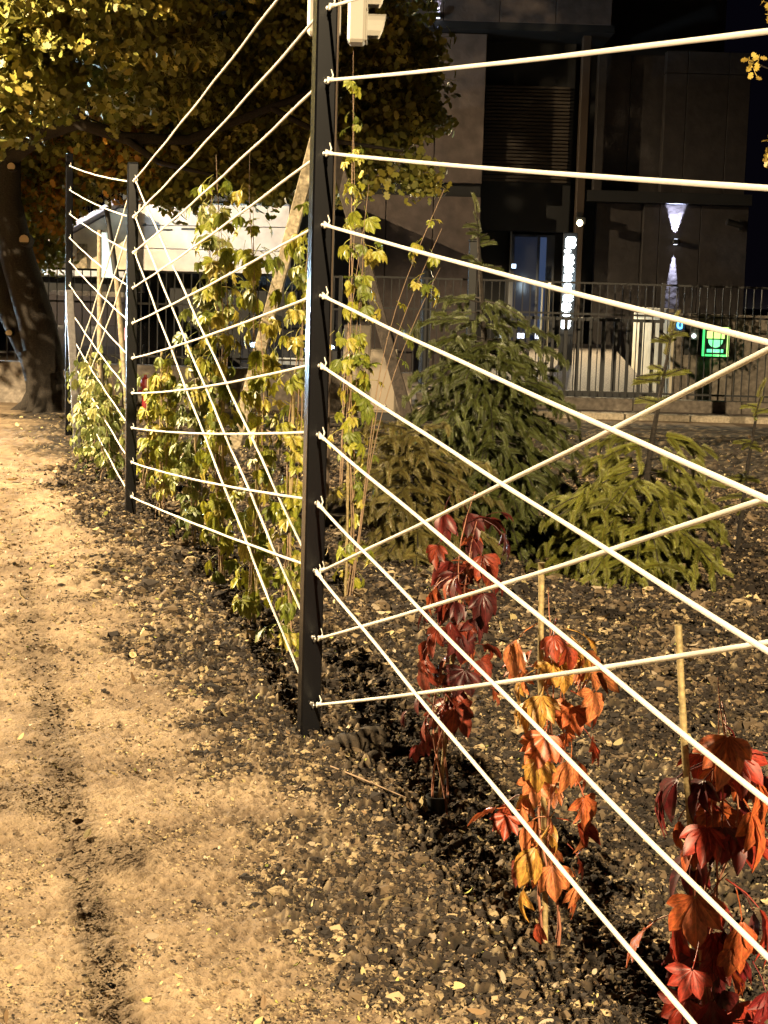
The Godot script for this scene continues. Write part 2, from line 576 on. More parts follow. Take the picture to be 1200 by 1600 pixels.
func build_paving() -> void:
	var b := MB.new()
	b.box(V(10.0, -0.05, 27.6), Vector3(20.8, 0.15, 9.6))
	struct("courtyard_pavement", b.mesh(M.paving))
	b = MB.new()
	b.prism([Vector2(25.6, -0.1), Vector2(25.6, 0.06), Vector2(31.9, 0.76), Vector2(31.9, -0.1)], Vector3(3.05, 0, 0), Basis(Vector3(0, 0, -1), Vector3.UP, Vector3(1, 0, 0)), 2.62)
	struct("entrance_ramp", b.mesh(worn(mat(0.2, 0.16, 0.14, 0.9), 0.9, 0.05, 0.4, 1.0, 2.0)))
	b = MB.new()
	b.box(V(-20.4, -0.04, 27.4), Vector3(40.0, 0.13, 9.4))
	struct("road", b.mesh(M.asphalt))
	# kerb stones in front of the right-hand fence
	var k := thing("kerb", "low beige kerb of pale stones below the right-hand bar fence", "kerb", V(3.0, 0, 22.5))
	for n in 9:
		bx(k, "kerb_stone", M.kerb, -0.3 + n * 0.9, 0.58 + n * 0.9, -0.05, 0.085, 22.25, 22.5, 0.012)
	var p := thing("plinth_wall", "low rough concrete plinth wall under the fence behind the tree", "wall", V(-4.0, 0, 22.3))
	for n in 5:
		bx(p, "block", M.concrete, -9.6 + n * 1.99, -7.625 + n * 1.99, -0.05, 0.56, 22.15, 22.5, 0.012)
	var r := thing("retaining_kerb", "beige concrete footing strip along the bottom of the bar fence", "kerb", V(3.0, 0, 24.0))
	for n in 5: bx(r, "block", M.concrete, 0.42 + n * 1.6, 2.01 + n * 1.6, -0.02, 0.2, 23.75, 24.0, 0.01)

# ---------------------------------------------------------------- buildings
func build_main_building() -> void:
	var o := thing("modern_building", "dark taupe panelled modern building with a recessed entrance", "building", V(2.0, 0, 33.0))
	bx(o, "wall", M.dark, -3.6, 6.6, 0, 8.6, 33.6, 44.0)
	for n in 5:                                          # ground floor, left
		bx(o, "panel", M.taupe, -2.9 + n * 0.925, -1.99 + n * 0.925, 0.05, 3.54, 32.0, 32.3, 0.008)
	for n in 3:                                          # first floor, left
		bx(o, "panel", M.taupe, -1.12 + n * 0.95, -0.185 + n * 0.95, 3.8, 6.62, 31.95, 32.3, 0.008)
	bx(o, "recess_band", M.dark, -3.0, 1.7, 3.54, 3.8, 32.12, 33.6)
	for n in 4:                                          # overhang
		for q in 2:
			bx(o, "panel", M.taupe, -0.2 + n * 1.06, 0.85 + n * 1.06, 6.78 + q * 0.56, 7.33 + q * 1.2, 31.5, 31.8, 0.008)
	bx(o, "soffit", M.dark, -0.3, 4.1, 6.64, 6.78, 31.52, 34.0)
	bx(o, "wall", M.dark, 1.75, 3.55, 2.95, 6.64, 33.0, 33.6)
	for n in 27:                                         # louvres
		bx(o, "louvre", M.louvre, 1.78, 3.45, 3.92 + n * 0.07, 3.965 + n * 0.07, 32.84, 32.9)
	bx(o, "column", M.brown, 3.56, 3.72, 0, 6.64, 31.9, 32.2, 0.01)
	for n in 2:                                          # set-back bays right of the column
		bx(o, "panel", M.taupe_dark, 3.95 + n * 0.65, 4.59 + n * 0.65, 3.76, 6.4, 32.5, 32.8, 0.008)
	var seams := [5.2, 5.62, 6.42, 6.84]
	for n in 3:
		bx(o, "panel", M.taupe_dark, seams[n], seams[n + 1] - 0.012, 3.74, 6.0, 32.0, 32.3, 0.006)
		bx(o, "panel", M.taupe_dark, seams[n], seams[n + 1] - 0.012, 6.012, 6.42, 32.0, 32.3, 0.006)
	bx(o, "slab", M.dark, 3.76, 6.95, 3.52, 3.73, 31.8, 33.6)
	var low := [4.0, 4.9, 5.22, 6.02, 6.95]
	for n in 4:
		bx(o, "panel", M.taupe_dark, low[n], low[n + 1] - 0.012, 0.05, 3.51, 32.0 if n > 0 else 32.2, 32.4, 0.006)
	# entrance
	var door := bx(o, "door", mat(0.03, 0.035, 0.05, 0.3), 2.42, 3.32, 0.1, 2.9, 33.3, 33.4)
	var pane := bx(o, "lit_pane", lit_glass(0.012), 2.5, 2.95, 0.25, 2.85, 33.2, 33.29)
	bx(o, "lit_pane", lit_glass(0.06), 3.02, 3.14, 0.25, 2.85, 33.2, 33.29)
	bx(o, "frame", M.lamp_grey, 2.4, 2.43, 0.1, 2.95, 33.15, 33.3)
	# small lamps of the entrance
	var s := thing("door_lamp", "tiny square blue-white lamp beside the entrance door", "lamp", V(2.47, 2.25, 32.9))
	bx(s, "housing", M.black, 2.42, 2.52, 2.2, 2.3, 32.9, 33.0)
	bx(s, "lamp_lens", glow(0.55, 0.75, 1.0, 3.0), 2.43, 2.51, 2.21, 2.29, 32.88, 32.9)
	for n in 3:
		var q := thing("step_lamp", ["leftmost of the three low white step lamps by the entrance", "middle one of the three low white step lamps by the entrance", "rightmost of the three low white step lamps by the entrance"][n], "lamp", V(2.26 + n * 0.36, 0.88, 32.5), "low step lamps")
		bx(q, "housing", M.black, 2.17 + n * 0.36, 2.37 + n * 0.36, 0.0, 0.95, 32.5, 32.6)
		bx(q, "lamp_lens", glow(0.7, 0.8, 1.0, 2.0), 2.2 + n * 0.36, 2.34 + n * 0.36, 0.82, 0.92, 32.48, 32.5)
	# up-and-down wall lamps
	wall_lamp(5.52, 2.79, 31.86, "black up-and-down wall lamp throwing blue-white beams on the right wall", 22.0)
	wall_lamp(0.75, 6.86, 31.42, "unseen black wall lamp placed to light the upper overhang", 1.2)  # fitting unseen, placed for the pale wash on the overhang
	# flood light on the column
	var f := thing("flood_light", "small cream flood light mounted on the brown column", "lamp", V(3.6, 3.1, 31.7))
	bx(f, "bracket", M.black, 3.58, 3.66, 3.16, 3.3, 31.7, 31.9)
	bx(f, "housing", M.black, 3.53, 3.72, 3.05, 3.2, 31.55, 31.72, 0.01)
	var lens := MB.new()
	lens.lump(V(3.6, 3.08, 31.5), Vector3(0.06, 0.065, 0.05), 6, 10)
	wpart(f, "lamp_lens", lens.mesh(glow(1.0, 0.85, 0.5, 5.0)))
	var fl := SpotLight3D.new()
	fl.name = "flood_light_light"
	fl.light_color = Color(1.0, 0.8, 0.45).linear_to_srgb()
	fl.light_energy = 26.0
	fl.spot_angle = 62.0
	fl.spot_angle_attenuation = 0.6
	fl.spot_range = 40.0
	fl.spot_attenuation = 2.0
	fl.light_size = 0.06
	fl.shadow_enabled = true
	f.add_child(fl)
	fl.look_at_from_position(V(3.6, 3.08, 31.42), V(4.2, 0.4, 26.5), Vector3.UP)
	fl.position = V(3.6, 3.08, 31.42) - f.position
	# security camera
	var c := thing("security_camera", "small dark security camera on the right wall under the slab", "camera", V(6.62, 3.1, 31.9))
	bx(c, "bracket", M.black, 6.75, 6.8, 3.05, 3.25, 31.85, 32.0)
	var cb := MB.new()
	cb.tube([V(6.8, 3.13, 31.85), V(6.48, 3.2, 31.78)], [0.055, 0.065], 10)
	wpart(c, "camera_body", cb.mesh(M.black))
	# glowing upright sign
	var g := thing("glowing_sign", "upright sign of glowing white letters on a dark pylon at the entrance", "sign", V(3.16, 0, 29.2))
	bx(g, "pylon", M.dark, 3.05, 3.3, 0, 2.8, 29.1, 29.2, 0.01)
	var white := glow(0.85, 0.97, 1.0, 3.2)
	var letters := [[0.19, 0.2, 0.02], [0.12, 0.07, -0.03], [0.19, 0.21, 0.0], [0.17, 0.1, 0.01], [0.15, 0.15, -0.01], [0.14, 0.18, 0.0], [0.18, 0.13, 0.015], [0.17, 0.15, -0.01], [0.13, 0.08, 0.0], [0.17, 0.2, -0.005]]
	var y := 2.72
	for L in letters:
		var lb := MB.new()
		var w: float = L[0]
		var h: float = L[1]
		var out := [Vector2(-w / 2, -h / 2 + 0.02), Vector2(-w / 2 + 0.02, -h / 2), Vector2(w / 2 - 0.04, -h / 2), Vector2(w / 2, -h * 0.2), Vector2(w * 0.38, 0), Vector2(w / 2, h * 0.25), Vector2(w / 2 - 0.03, h / 2), Vector2(-w / 2 + 0.03, h / 2), Vector2(-w / 2, h * 0.3)]
		lb.prism(out, V(3.16 + L[2], y - h / 2, 29.06), Basis.IDENTITY, 0.05)
		wpart(g, "letter", lb.mesh(white))
		y -= h + 0.017
	var sl := OmniLight3D.new()
	sl.name = "sign_light"
	sl.light_color = Color(0.85, 0.95, 1.0)
	sl.light_energy = 0.5
	sl.omni_range = 20.0
	sl.omni_attenuation = 2.0
	sl.light_size = 0.2
	sl.shadow_enabled = true
	g.add_child(sl)
	sl.position = V(3.16, 1.9, 28.9) - g.position

func wall_lamp(x: float, y: float, d: float, label: String, energy: float) -> void:
	var o := thing("wall_lamp", label, "lamp", V(x, y, d))
	bx(o, "housing", M.black, x - 0.06, x + 0.06, y - 0.05, y + 0.05, d - 0.06, d + 0.14, 0.01)
	for s: float in [-1.0, 1.0]:
		bx(o, "lamp_lens", glow(0.75, 0.82, 1.0, 3.0), x - 0.03, x + 0.03, y + s * 0.0505, y + s * 0.054, d - 0.04, d + 0.06)
		var l := SpotLight3D.new()
		l.name = "lamp_light"
		l.light_color = Color(0.62, 0.68, 1.0).linear_to_srgb()
		l.light_energy = energy
		l.spot_angle = 18.0 if s > 0.0 else 8.0
		l.spot_angle_attenuation = 0.25
		l.spot_range = 20.0
		l.spot_attenuation = 2.0
		l.light_size = 0.02
		l.shadow_enabled = true
		o.add_child(l, true)
		l.position = Vector3(0, s * 0.075, -0.08)
		l.rotation = Vector3(s * (PI / 2 - 0.1), 0, 0)

func build_white_building() -> void:
	var o := thing("white_building", "white panel-clad building lit by street lamps behind the fence", "building", V(-3.6, 0, 30.0))
	var b := Basis(Vector3.UP, -0.32)
	var at := V(-4.62, 0, 29.4)
	var w := 3.0
	var mk := func(called: String, m: Material, cx: float, cy: float, cz: float, sx: float, sy: float, sz: float) -> void:
		var q := MB.new()
		q.box(at + b * Vector3(cx, cy, cz), Vector3(sx, sy, sz), b, 0.006)
		wpart(o, called, q.mesh(m))
	for r in 3:                                           # cladding sheets
		mk.call("cladding_sheet", M.white_panel, w / 2, 1.9 + 0.2 + r * 0.41, 0.0, w, 0.398, 0.12)
	mk.call("core_wall", M.dark, w / 2, 2.5, -2.1, w - 0.05, 1.1, 4.0)
	mk.call("roof_edge", M.dark, w / 2 - 0.1, 3.2, -1.9, w + 0.1, 0.11, 4.2)
	mk.call("ground_floor_wall", M.dark, w / 2, 0.94, -2.2, w, 1.9, 3.6)
	mk.call("vent_cap", M.black, 0.22, 2.72, 0.07, 0.055, 0.05, 0.03)
	mk.call("vent_slot", M.black, 0.62, 2.64, 0.07, 0.3, 0.025, 0.03)
	mk.call("vent_slot", M.black, 1.12, 2.66, 0.07, 0.34, 0.035, 0.03)
	mk.call("vent_cap", M.black, 1.36, 2.93, 0.07, 0.09, 0.08, 0.03)
	var t := thing("white_stair_block", "tall pale block rising behind the white panel building", "building", V(-2.9, 0, 34.5))
	bx(t, "wall", M.white_panel, -4.0, -2.2, 0, 4.35, 33.8, 37.0, 0.01)
	bx(t, "shuttered_window", mat(0.4, 0.4, 0.44, 0.6), -3.25, -2.85, 1.9, 2.7, 33.74, 33.8)
	for n in 9: bx(t, "shutter_slat", mat(0.55, 0.54, 0.58, 0.6), -3.22, -2.88, 1.93 + n * 0.085, 1.99 + n * 0.085, 33.69, 33.735)
	# the small gabled shed by the tree
	var g := thing("gabled_shed", "small cream gabled shed with a pale sloping roof left of the white building", "building", V(-5.2, 0, 29.0))
	var q := MB.new()
	q.prism([Vector2(-6.6, 0), Vector2(-4.66, 0), Vector2(-4.66, 2.98), Vector2(-4.85, 3.0), Vector2(-6.6, 1.98)], V(0, 0, 29.9), Basis.IDENTITY, 1.6)
	wpart(g, "wall", q.mesh(M.cream))
	q = MB.new()
	q.box(V(-5.72, 2.58, 29.7), Vector3(2.05, 0.09, 2.1), Basis(Vector3.BACK, 0.53), 0.01)
	wpart(g, "roof", q.mesh(mat(0.45, 0.44, 0.55, 0.5)))
	bx(g, "vent", M.dark, -5.2, -4.92, 2.36, 2.44, 29.06, 29.1)
	bx(g, "board", M.timber, -5.6, -5.42, 1.9, 2.35, 29.04, 29.1)
	bx(g, "eave", mat(0.6, 0.62, 0.7, 0.4), -7.0, -4.7, 1.78, 1.88, 28.9, 29.1)
	bx(g, "dark_front", M.dark, -6.6, -4.66, 0.0, 1.75, 29.04, 29.09)  # flat dark panel on the wall, drawn in place of an opening

func build_back_fence() -> void:
	var o := thing("bar_fence", "grey bar fence with thin upright bars along the back of the bed", "fence", V(0, 0, 24.0))
	var bar := BoxMesh.new()
	bar.size = Vector3(0.014, 1.0, 0.014)
	bar.material = M.fence
	for n in 62:                     # right-hand run
		var x := -0.55 + n * 0.113
		part(o, "bar", bar, V(x, 1.03, 23.86) - o.position, Basis.from_scale(Vector3(1, 1.64, 1)))
	for y: float in [1.87, 1.42, 0.28]: bx(o, "rail", M.fence, -0.6, 6.6, y - 0.014, y + 0.014, 23.875, 23.895)
	for n in 4: bx(o, "fence_post", M.fence, -0.62 + n * 2.3, -0.57 + n * 2.3, 0.0, 1.9, 23.9, 23.95)
	var p := thing("plinth_fence", "dark bar fence standing on the low concrete plinth behind the tree", "fence", V(-4, 0.56, 22.3))
	for n in 76: part(p, "bar", bar, V(-9.4 + n * 0.115, 1.21, 22.32) - p.position, Basis.from_scale(Vector3(1, 1.26, 1)))
	for y: float in [1.84, 1.4, 0.68]: bx(p, "rail", M.fence, -9.5, -0.7, y - 0.014, y + 0.014, 22.335, 22.355)
	for n in 4: bx(p, "fence_post", M.fence, -9.5 + n * 2.93, -9.45 + n * 2.93, 0.56, 1.86, 22.36, 22.41)
	var s := thing("gate_post", "black square gate post standing behind the tall spruce", "post", V(1.16, 0, 23.3))
	bx(s, "shaft", M.black, 1.1, 1.22, 0, 2.4, 23.2, 23.32, 0.008)
	bx(s, "cap", M.black, 1.09, 1.23, 2.4, 2.43, 23.19, 23.33, 0.008)
	var t := thing("bollard", "slim black round-topped bollard behind the bar fence", "bollard", V(0.55, 0, 25.0))
	var b := MB.new()
	b.lathe(V(0.55, 0, 25.0), [[0.08, 0.0], [0.08, 1.75], [0.1, 1.76], [0.1, 1.9], [0.06, 2.0], [0.0, 2.03]], 14)
	wpart(t, "shaft", b.mesh(M.black))

func build_gate_and_wall() -> void:
	var g := thing("entrance_gate", "black sliding gate of wide flat bars before the courtyard", "gate", V(3.1, 0, 25.3))
	for n in 13: bx(g, "bar", M.black, 1.75 + n * 0.195, 1.802 + n * 0.195, 0.2, 1.3, 25.3, 25.33)
	bx(g, "top_rail", M.black, 1.7, 4.28, 1.3, 1.35, 25.29, 25.34)
	bx(g, "bottom_rail", M.black, 1.7, 4.28, 0.06, 0.2, 25.27, 25.36)
	for n in 2:
		var q := thing("gate_guide_pole", ["pale thin gate pole, the left one of the close pair", "pale thin gate pole, the right one of the close pair"][n], "pole", V(2.27 + n * 0.105, 0, 24.4), "pair of pale gate poles")
		var b := MB.new()
		b.tube([V(2.27 + n * 0.105, 0.06, 24.4), V(2.27 + n * 0.105, 1.86, 24.4)], [0.016, 0.016], 8)
		wpart(q, "pole", b.mesh(mat(0.7, 0.64, 0.5, 0.5)))
		bx(q, "collar", M.steel, 2.25 + n * 0.105, 2.29 + n * 0.105, 1.84, 1.87, 24.38, 24.42)
	var w := thing("concrete_wall", "beige concrete courtyard wall carrying the green lit sign", "wall", V(5.6, 0, 25.4))
	for n in 3: bx(w, "panel", M.concrete, 4.42 + n * 0.95, 5.36 + n * 0.95, 0.0, 1.46, 25.2, 25.45, 0.008)
	bx(w, "return_panel", M.cream, 4.38, 4.52, 0.05, 1.42, 25.46, 29.2, 0.01)
	bx(w, "coping", M.concrete, 4.32, 4.56, 1.46, 1.52, 25.47, 29.2, 0.01)
	bx(w, "corner_post", M.cream, 4.36, 4.42, 0.0, 1.43, 25.1, 25.2, 0.006)
	# green lit sign
	var s := thing("green_sign", "square green backlit sign on the concrete wall", "sign", V(5.05, 1.05, 25.1))
	bx(s, "housing", M.black, 4.83, 5.27, 0.8, 1.28, 25.1, 25.195, 0.008)
	var green := glow(0.05, 0.95, 0.16, 0.9)
	var lime := glow(0.55, 1.0, 0.2, 1.1)
	bx(s, "lit_border", green, 4.845, 4.875, 0.815, 1.265, 25.085, 25.1)
	bx(s, "lit_border", lime, 5.225, 5.255, 0.815, 1.265, 25.085, 25.1)
	bx(s, "lit_border", lime, 4.878, 5.222, 1.24, 1.265, 25.085, 25.1)
	bx(s, "lit_border", green, 4.878, 5.222, 0.815, 0.845, 25.085, 25.1)
	bx(s, "lit_field", lime, 4.91, 5.18, 1.09, 1.2, 25.08, 25.1)
	var b := MB.new()
	var bowl := [Vector2(-0.11, 0.05)]
	for k in 9: bowl.append(Vector2(-0.11 * cos(PI * k / 8.0), 0.04 - 0.11 * sin(PI * k / 8.0)))
	bowl.append(Vector2(0.11, 0.05))
	b.prism(bowl, V(5.045, 1.02, 25.09), Basis.IDENTITY, 0.02)
	wpart(s, "lit_bowl_shape", b.mesh(glow(0.2, 1.0, 0.35, 1.0)))
	bx(s, "lit_bar", glow(0.12, 0.9, 0.4, 0.9), 4.92, 5.17, 0.875, 0.925, 25.08, 25.1)
	var l := OmniLight3D.new()
	l.name = "sign_light"
	l.light_color = Color(0.05, 0.9, 0.2).linear_to_srgb()
	l.light_energy = 0.006
	l.omni_range = 8.0
	l.omni_attenuation = 2.0
	l.light_size = 0.15
	l.shadow_enabled = true
	s.add_child(l)
	l.position = V(5.05, 0.86, 25.0) - s.position
	var p := thing("intercom_panel", "dark intercom panel with a round white button left of the green sign", "intercom", V(4.7, 1.1, 25.1))
	bx(p, "back_plate", M.dark, 4.57, 4.82, 0.83, 1.33, 25.15, 25.195)
	bx(p, "face_plate", mat(0.3, 0.27, 0.25, 0.4), 4.65, 4.79, 1.06, 1.32, 25.12, 25.148, 0.004)
	b = MB.new()
	b.lump(V(4.71, 1.12, 25.11), Vector3(0.035, 0.035, 0.02), 5, 10)
	wpart(p, "lamp_button", b.mesh(glow(0.8, 1.0, 0.9, 2.0)))
	var r := thing("ring_lamp", "tiny blue glowing ring on the wall beside the intercom", "lamp", V(4.48, 1.3, 25.15))
	b = MB.new()
	var ring := []
	for k in 13: ring.append(V(4.5 + 0.04 * cos(TAU * k / 12.0), 1.28 + 0.05 * sin(TAU * k / 12.0), 25.17))
	b.tube(ring, [0.016], 6, false)
	wpart(r, "lamp_ring", b.mesh(glow(0.1, 0.45, 1.0, 2.0)))

# ---------------------------------------------------------------- rope trellis
func build_trellis() -> void:
	var step := V(-1.5927, 0, 5.7837)
	var p1 := V(-0.2585, 0, 5.8756)
	var along := step.normalized()
	var side := Vector3(-along.z, 0, along.x)                  # to the viewer's right
	var turn := Basis(side, Vector3.UP, -along)
	var o := thing("rope_trellis_fence", "black steel post fence strung with criss-crossed white ropes", "fence", p1)
	var w := 0.075
	var posts := []
	var shaft := {}
	for rows: int in [10, 12]:
		var b := MB.new()
		var tall := 0.25 + (rows - 1) * 0.25
		b.box(Vector3(0, tall / 2 - 0.1, 0), Vector3(w, tall + 0.2, w), Basis.IDENTITY, 0.006)
		b.box(Vector3(0, tall + 0.003, 0), Vector3(w - 0.004, 0.006, w - 0.004), Basis.IDENTITY, 0.002)
		shaft[rows] = b.mesh(M.post)
	var eye := MB.new()                                        # eye bolt, its shank along +z
	eye.tube([Vector3(0, 0, -0.004), Vector3(0, 0, 0.012)], [0.006, 0.006], 6)
	var ring := []
	for k in 11: ring.append(Vector3(0, 0.012 * sin(TAU * k / 10.0), 0.024 + 0.012 * cos(TAU * k / 10.0)))
	eye.tube(ring, [0.0032], 5, false)
	eye.tube([Vector3(0, 0, -0.001), Vector3(0, 0, 0.003)], [0.008, 0.008], 6)
	var eye_mesh := eye.mesh(M.steel)
	var base := []
	for n in range(-1, 3):
		var rows := 10 if n % 2 != 0 else 12
		var at := p1 + step * n
		at.y = 0.0
		base.append(at)
		var po := part(o, "post", shaft[rows], at - p1, turn)
		for k in rows:
			for s: float in [-1.0, 1.0]:
				if (n == -1 and s > 0.0) or (n == 2 and s < 0.0): continue
				part(po, "eye_bolt", eye_mesh, Vector3(0, 0.125 + 0.25 * k, s * w / 2), Basis.IDENTITY if s > 0.0 else Basis(Vector3.UP, PI))
	var tie := func(n0: int, k0: int, n1: int, k1: int, off: float) -> void:      # rope from post n0 (nearer) to n1
		var a: Vector3 = base[n0] + along * (w / 2 + 0.03) + Vector3.UP * (0.125 + 0.25 * k0) + side * off
		var z: Vector3 = base[n1] - along * (w / 2 + 0.03) + Vector3.UP * (0.125 + 0.25 * k1) + side * off
		var pts := []
		var rad := []
		var sag := rng.randf_range(0.012, 0.03)
		for q in 41:
			var f := q / 40.0
			pts.append(a.lerp(z, f) - Vector3.UP * sag * 4.0 * f * (1.0 - f) + side * 0.002 * sin(f * 31.0 + k0))
			rad.append(0.0056 * rng.randf_range(0.95, 1.05))
		var b := MB.new()
		b.tube(pts, rad, 7)
		for e in 2:                                             # bowline and whipped tail at each end
			var at: Vector3 = a if e == 0 else z
			var dir: Vector3 = (z - a).normalized() * (1.0 if e == 0 else -1.0)
			b.lump(at + dir * 0.045, Vector3(0.0085, 0.0085, 0.015), 5, 8, Basis.looking_at(dir, Vector3.UP))
			b.lump(at + dir * 0.075, Vector3(0.0075, 0.0075, 0.01), 5, 8, Basis.looking_at(dir, Vector3.UP))
			b.tube([at + dir * 0.05, at + dir * 0.035 + Vector3(0, 0.016, 0) + side * 0.01, at + dir * 0.03 + Vector3(0, 0.036, 0) + side * 0.004], [0.003, 0.0028, 0.0018], 5)
			b.tube([at + dir * 0.04, at + dir * 0.012 + Vector3.UP * 0.008, at - dir * 0.006, at + dir * 0.012 - Vector3.UP * 0.008, at + dir * 0.04], [0.0045], 6, false)
		wpart(o, "rope", b.mesh(M.rope))
	for k in 10:
		tie.call(0, k, 1, k + 2, 0.0)        # bottom of each set stays parallel
		tie.call(1, k + 2, 2, k, 0.0)
		tie.call(2, k, 3, k + 2, 0.0)
	for k in 3:
		tie.call(0, 7 + k, 1, k, 0.012)
		tie.call(1, k, 2, 7 + k, 0.012)
		tie.call(2, 7 + k, 3, k, 0.012)
	var g := thing("short_grey_post", "short leaning grey post in front of the farthest trellis post", "post", on_ground(-3.07, 16.02))
	var b := MB.new()
	b.box(Vector3(-0.045, 0.76, 0), Vector3(0.075, 1.66, 0.075), turn * Basis(Vector3.BACK, 0.055), 0.006)
	part(g, "shaft", b.mesh(M.post_grey))

# ---------------------------------------------------------------- trees
func leaf_cluster(count: int, leaf: float, reach: float) -> MB:
	var b := MB.new()
	b.tube([Vector3.ZERO, Vector3(0, reach * 0.5, 0.02), Vector3(0.01, reach, 0)], [0.006, 0.003], 4, false)
	for k in count:
		var f := (k + 0.6) / count
		var a := k * 2.4 + rng.randf() * 0.7
		var out := Vector3(cos(a), rng.randf_range(-0.5, 0.5), sin(a)).normalized()
		var nn := Vector3(rng.randfn() * 0.6, 1.0, rng.randfn() * 0.6).normalized()
		nn = (nn - out * nn.dot(out)).normalized()
		var sd := out.cross(nn)
		var o := Vector3(0, reach * f, 0) + out * leaf * 0.35
		var L := leaf * rng.randf_range(0.75, 1.2)
		# lobed outline: half widths along the blade
		var wid := [0.05, 0.3, 0.2, 0.44, 0.24, 0.3, 0.02]
		var first := b.v.size()
		var sh := rng.randf_range(0.75, 1.15)
		b.tint = Color(sh, sh * rng.randf_range(0.92, 1.06), sh)
		for r in wid.size():
			var z := float(r) / (wid.size() - 1)
			var curl := -0.25 * z * z
			for s: float in [-1.0, 0.0, 1.0]:
				b.vert(o + out * L * z + sd * s * L * float(wid[r]) + nn * L * (curl + absf(s) * 0.08), nn)
		for r in wid.size() - 1:
			for s in 2:
				var q := first + r * 3 + s
				b.face(q, q + 1, q + 4); b.face(q, q + 4, q + 3)
	return b

func foliage_mat(r: float, g: float, bl: float) -> StandardMaterial3D:
	var m := mat(r, g, bl, 0.5)
	m.vertex_color_use_as_albedo = true
	m.cull_mode = BaseMaterial3D.CULL_DISABLED
	m.backlight_enabled = true
	m.backlight = Color(0.35, 0.35, 0.2)
	return m

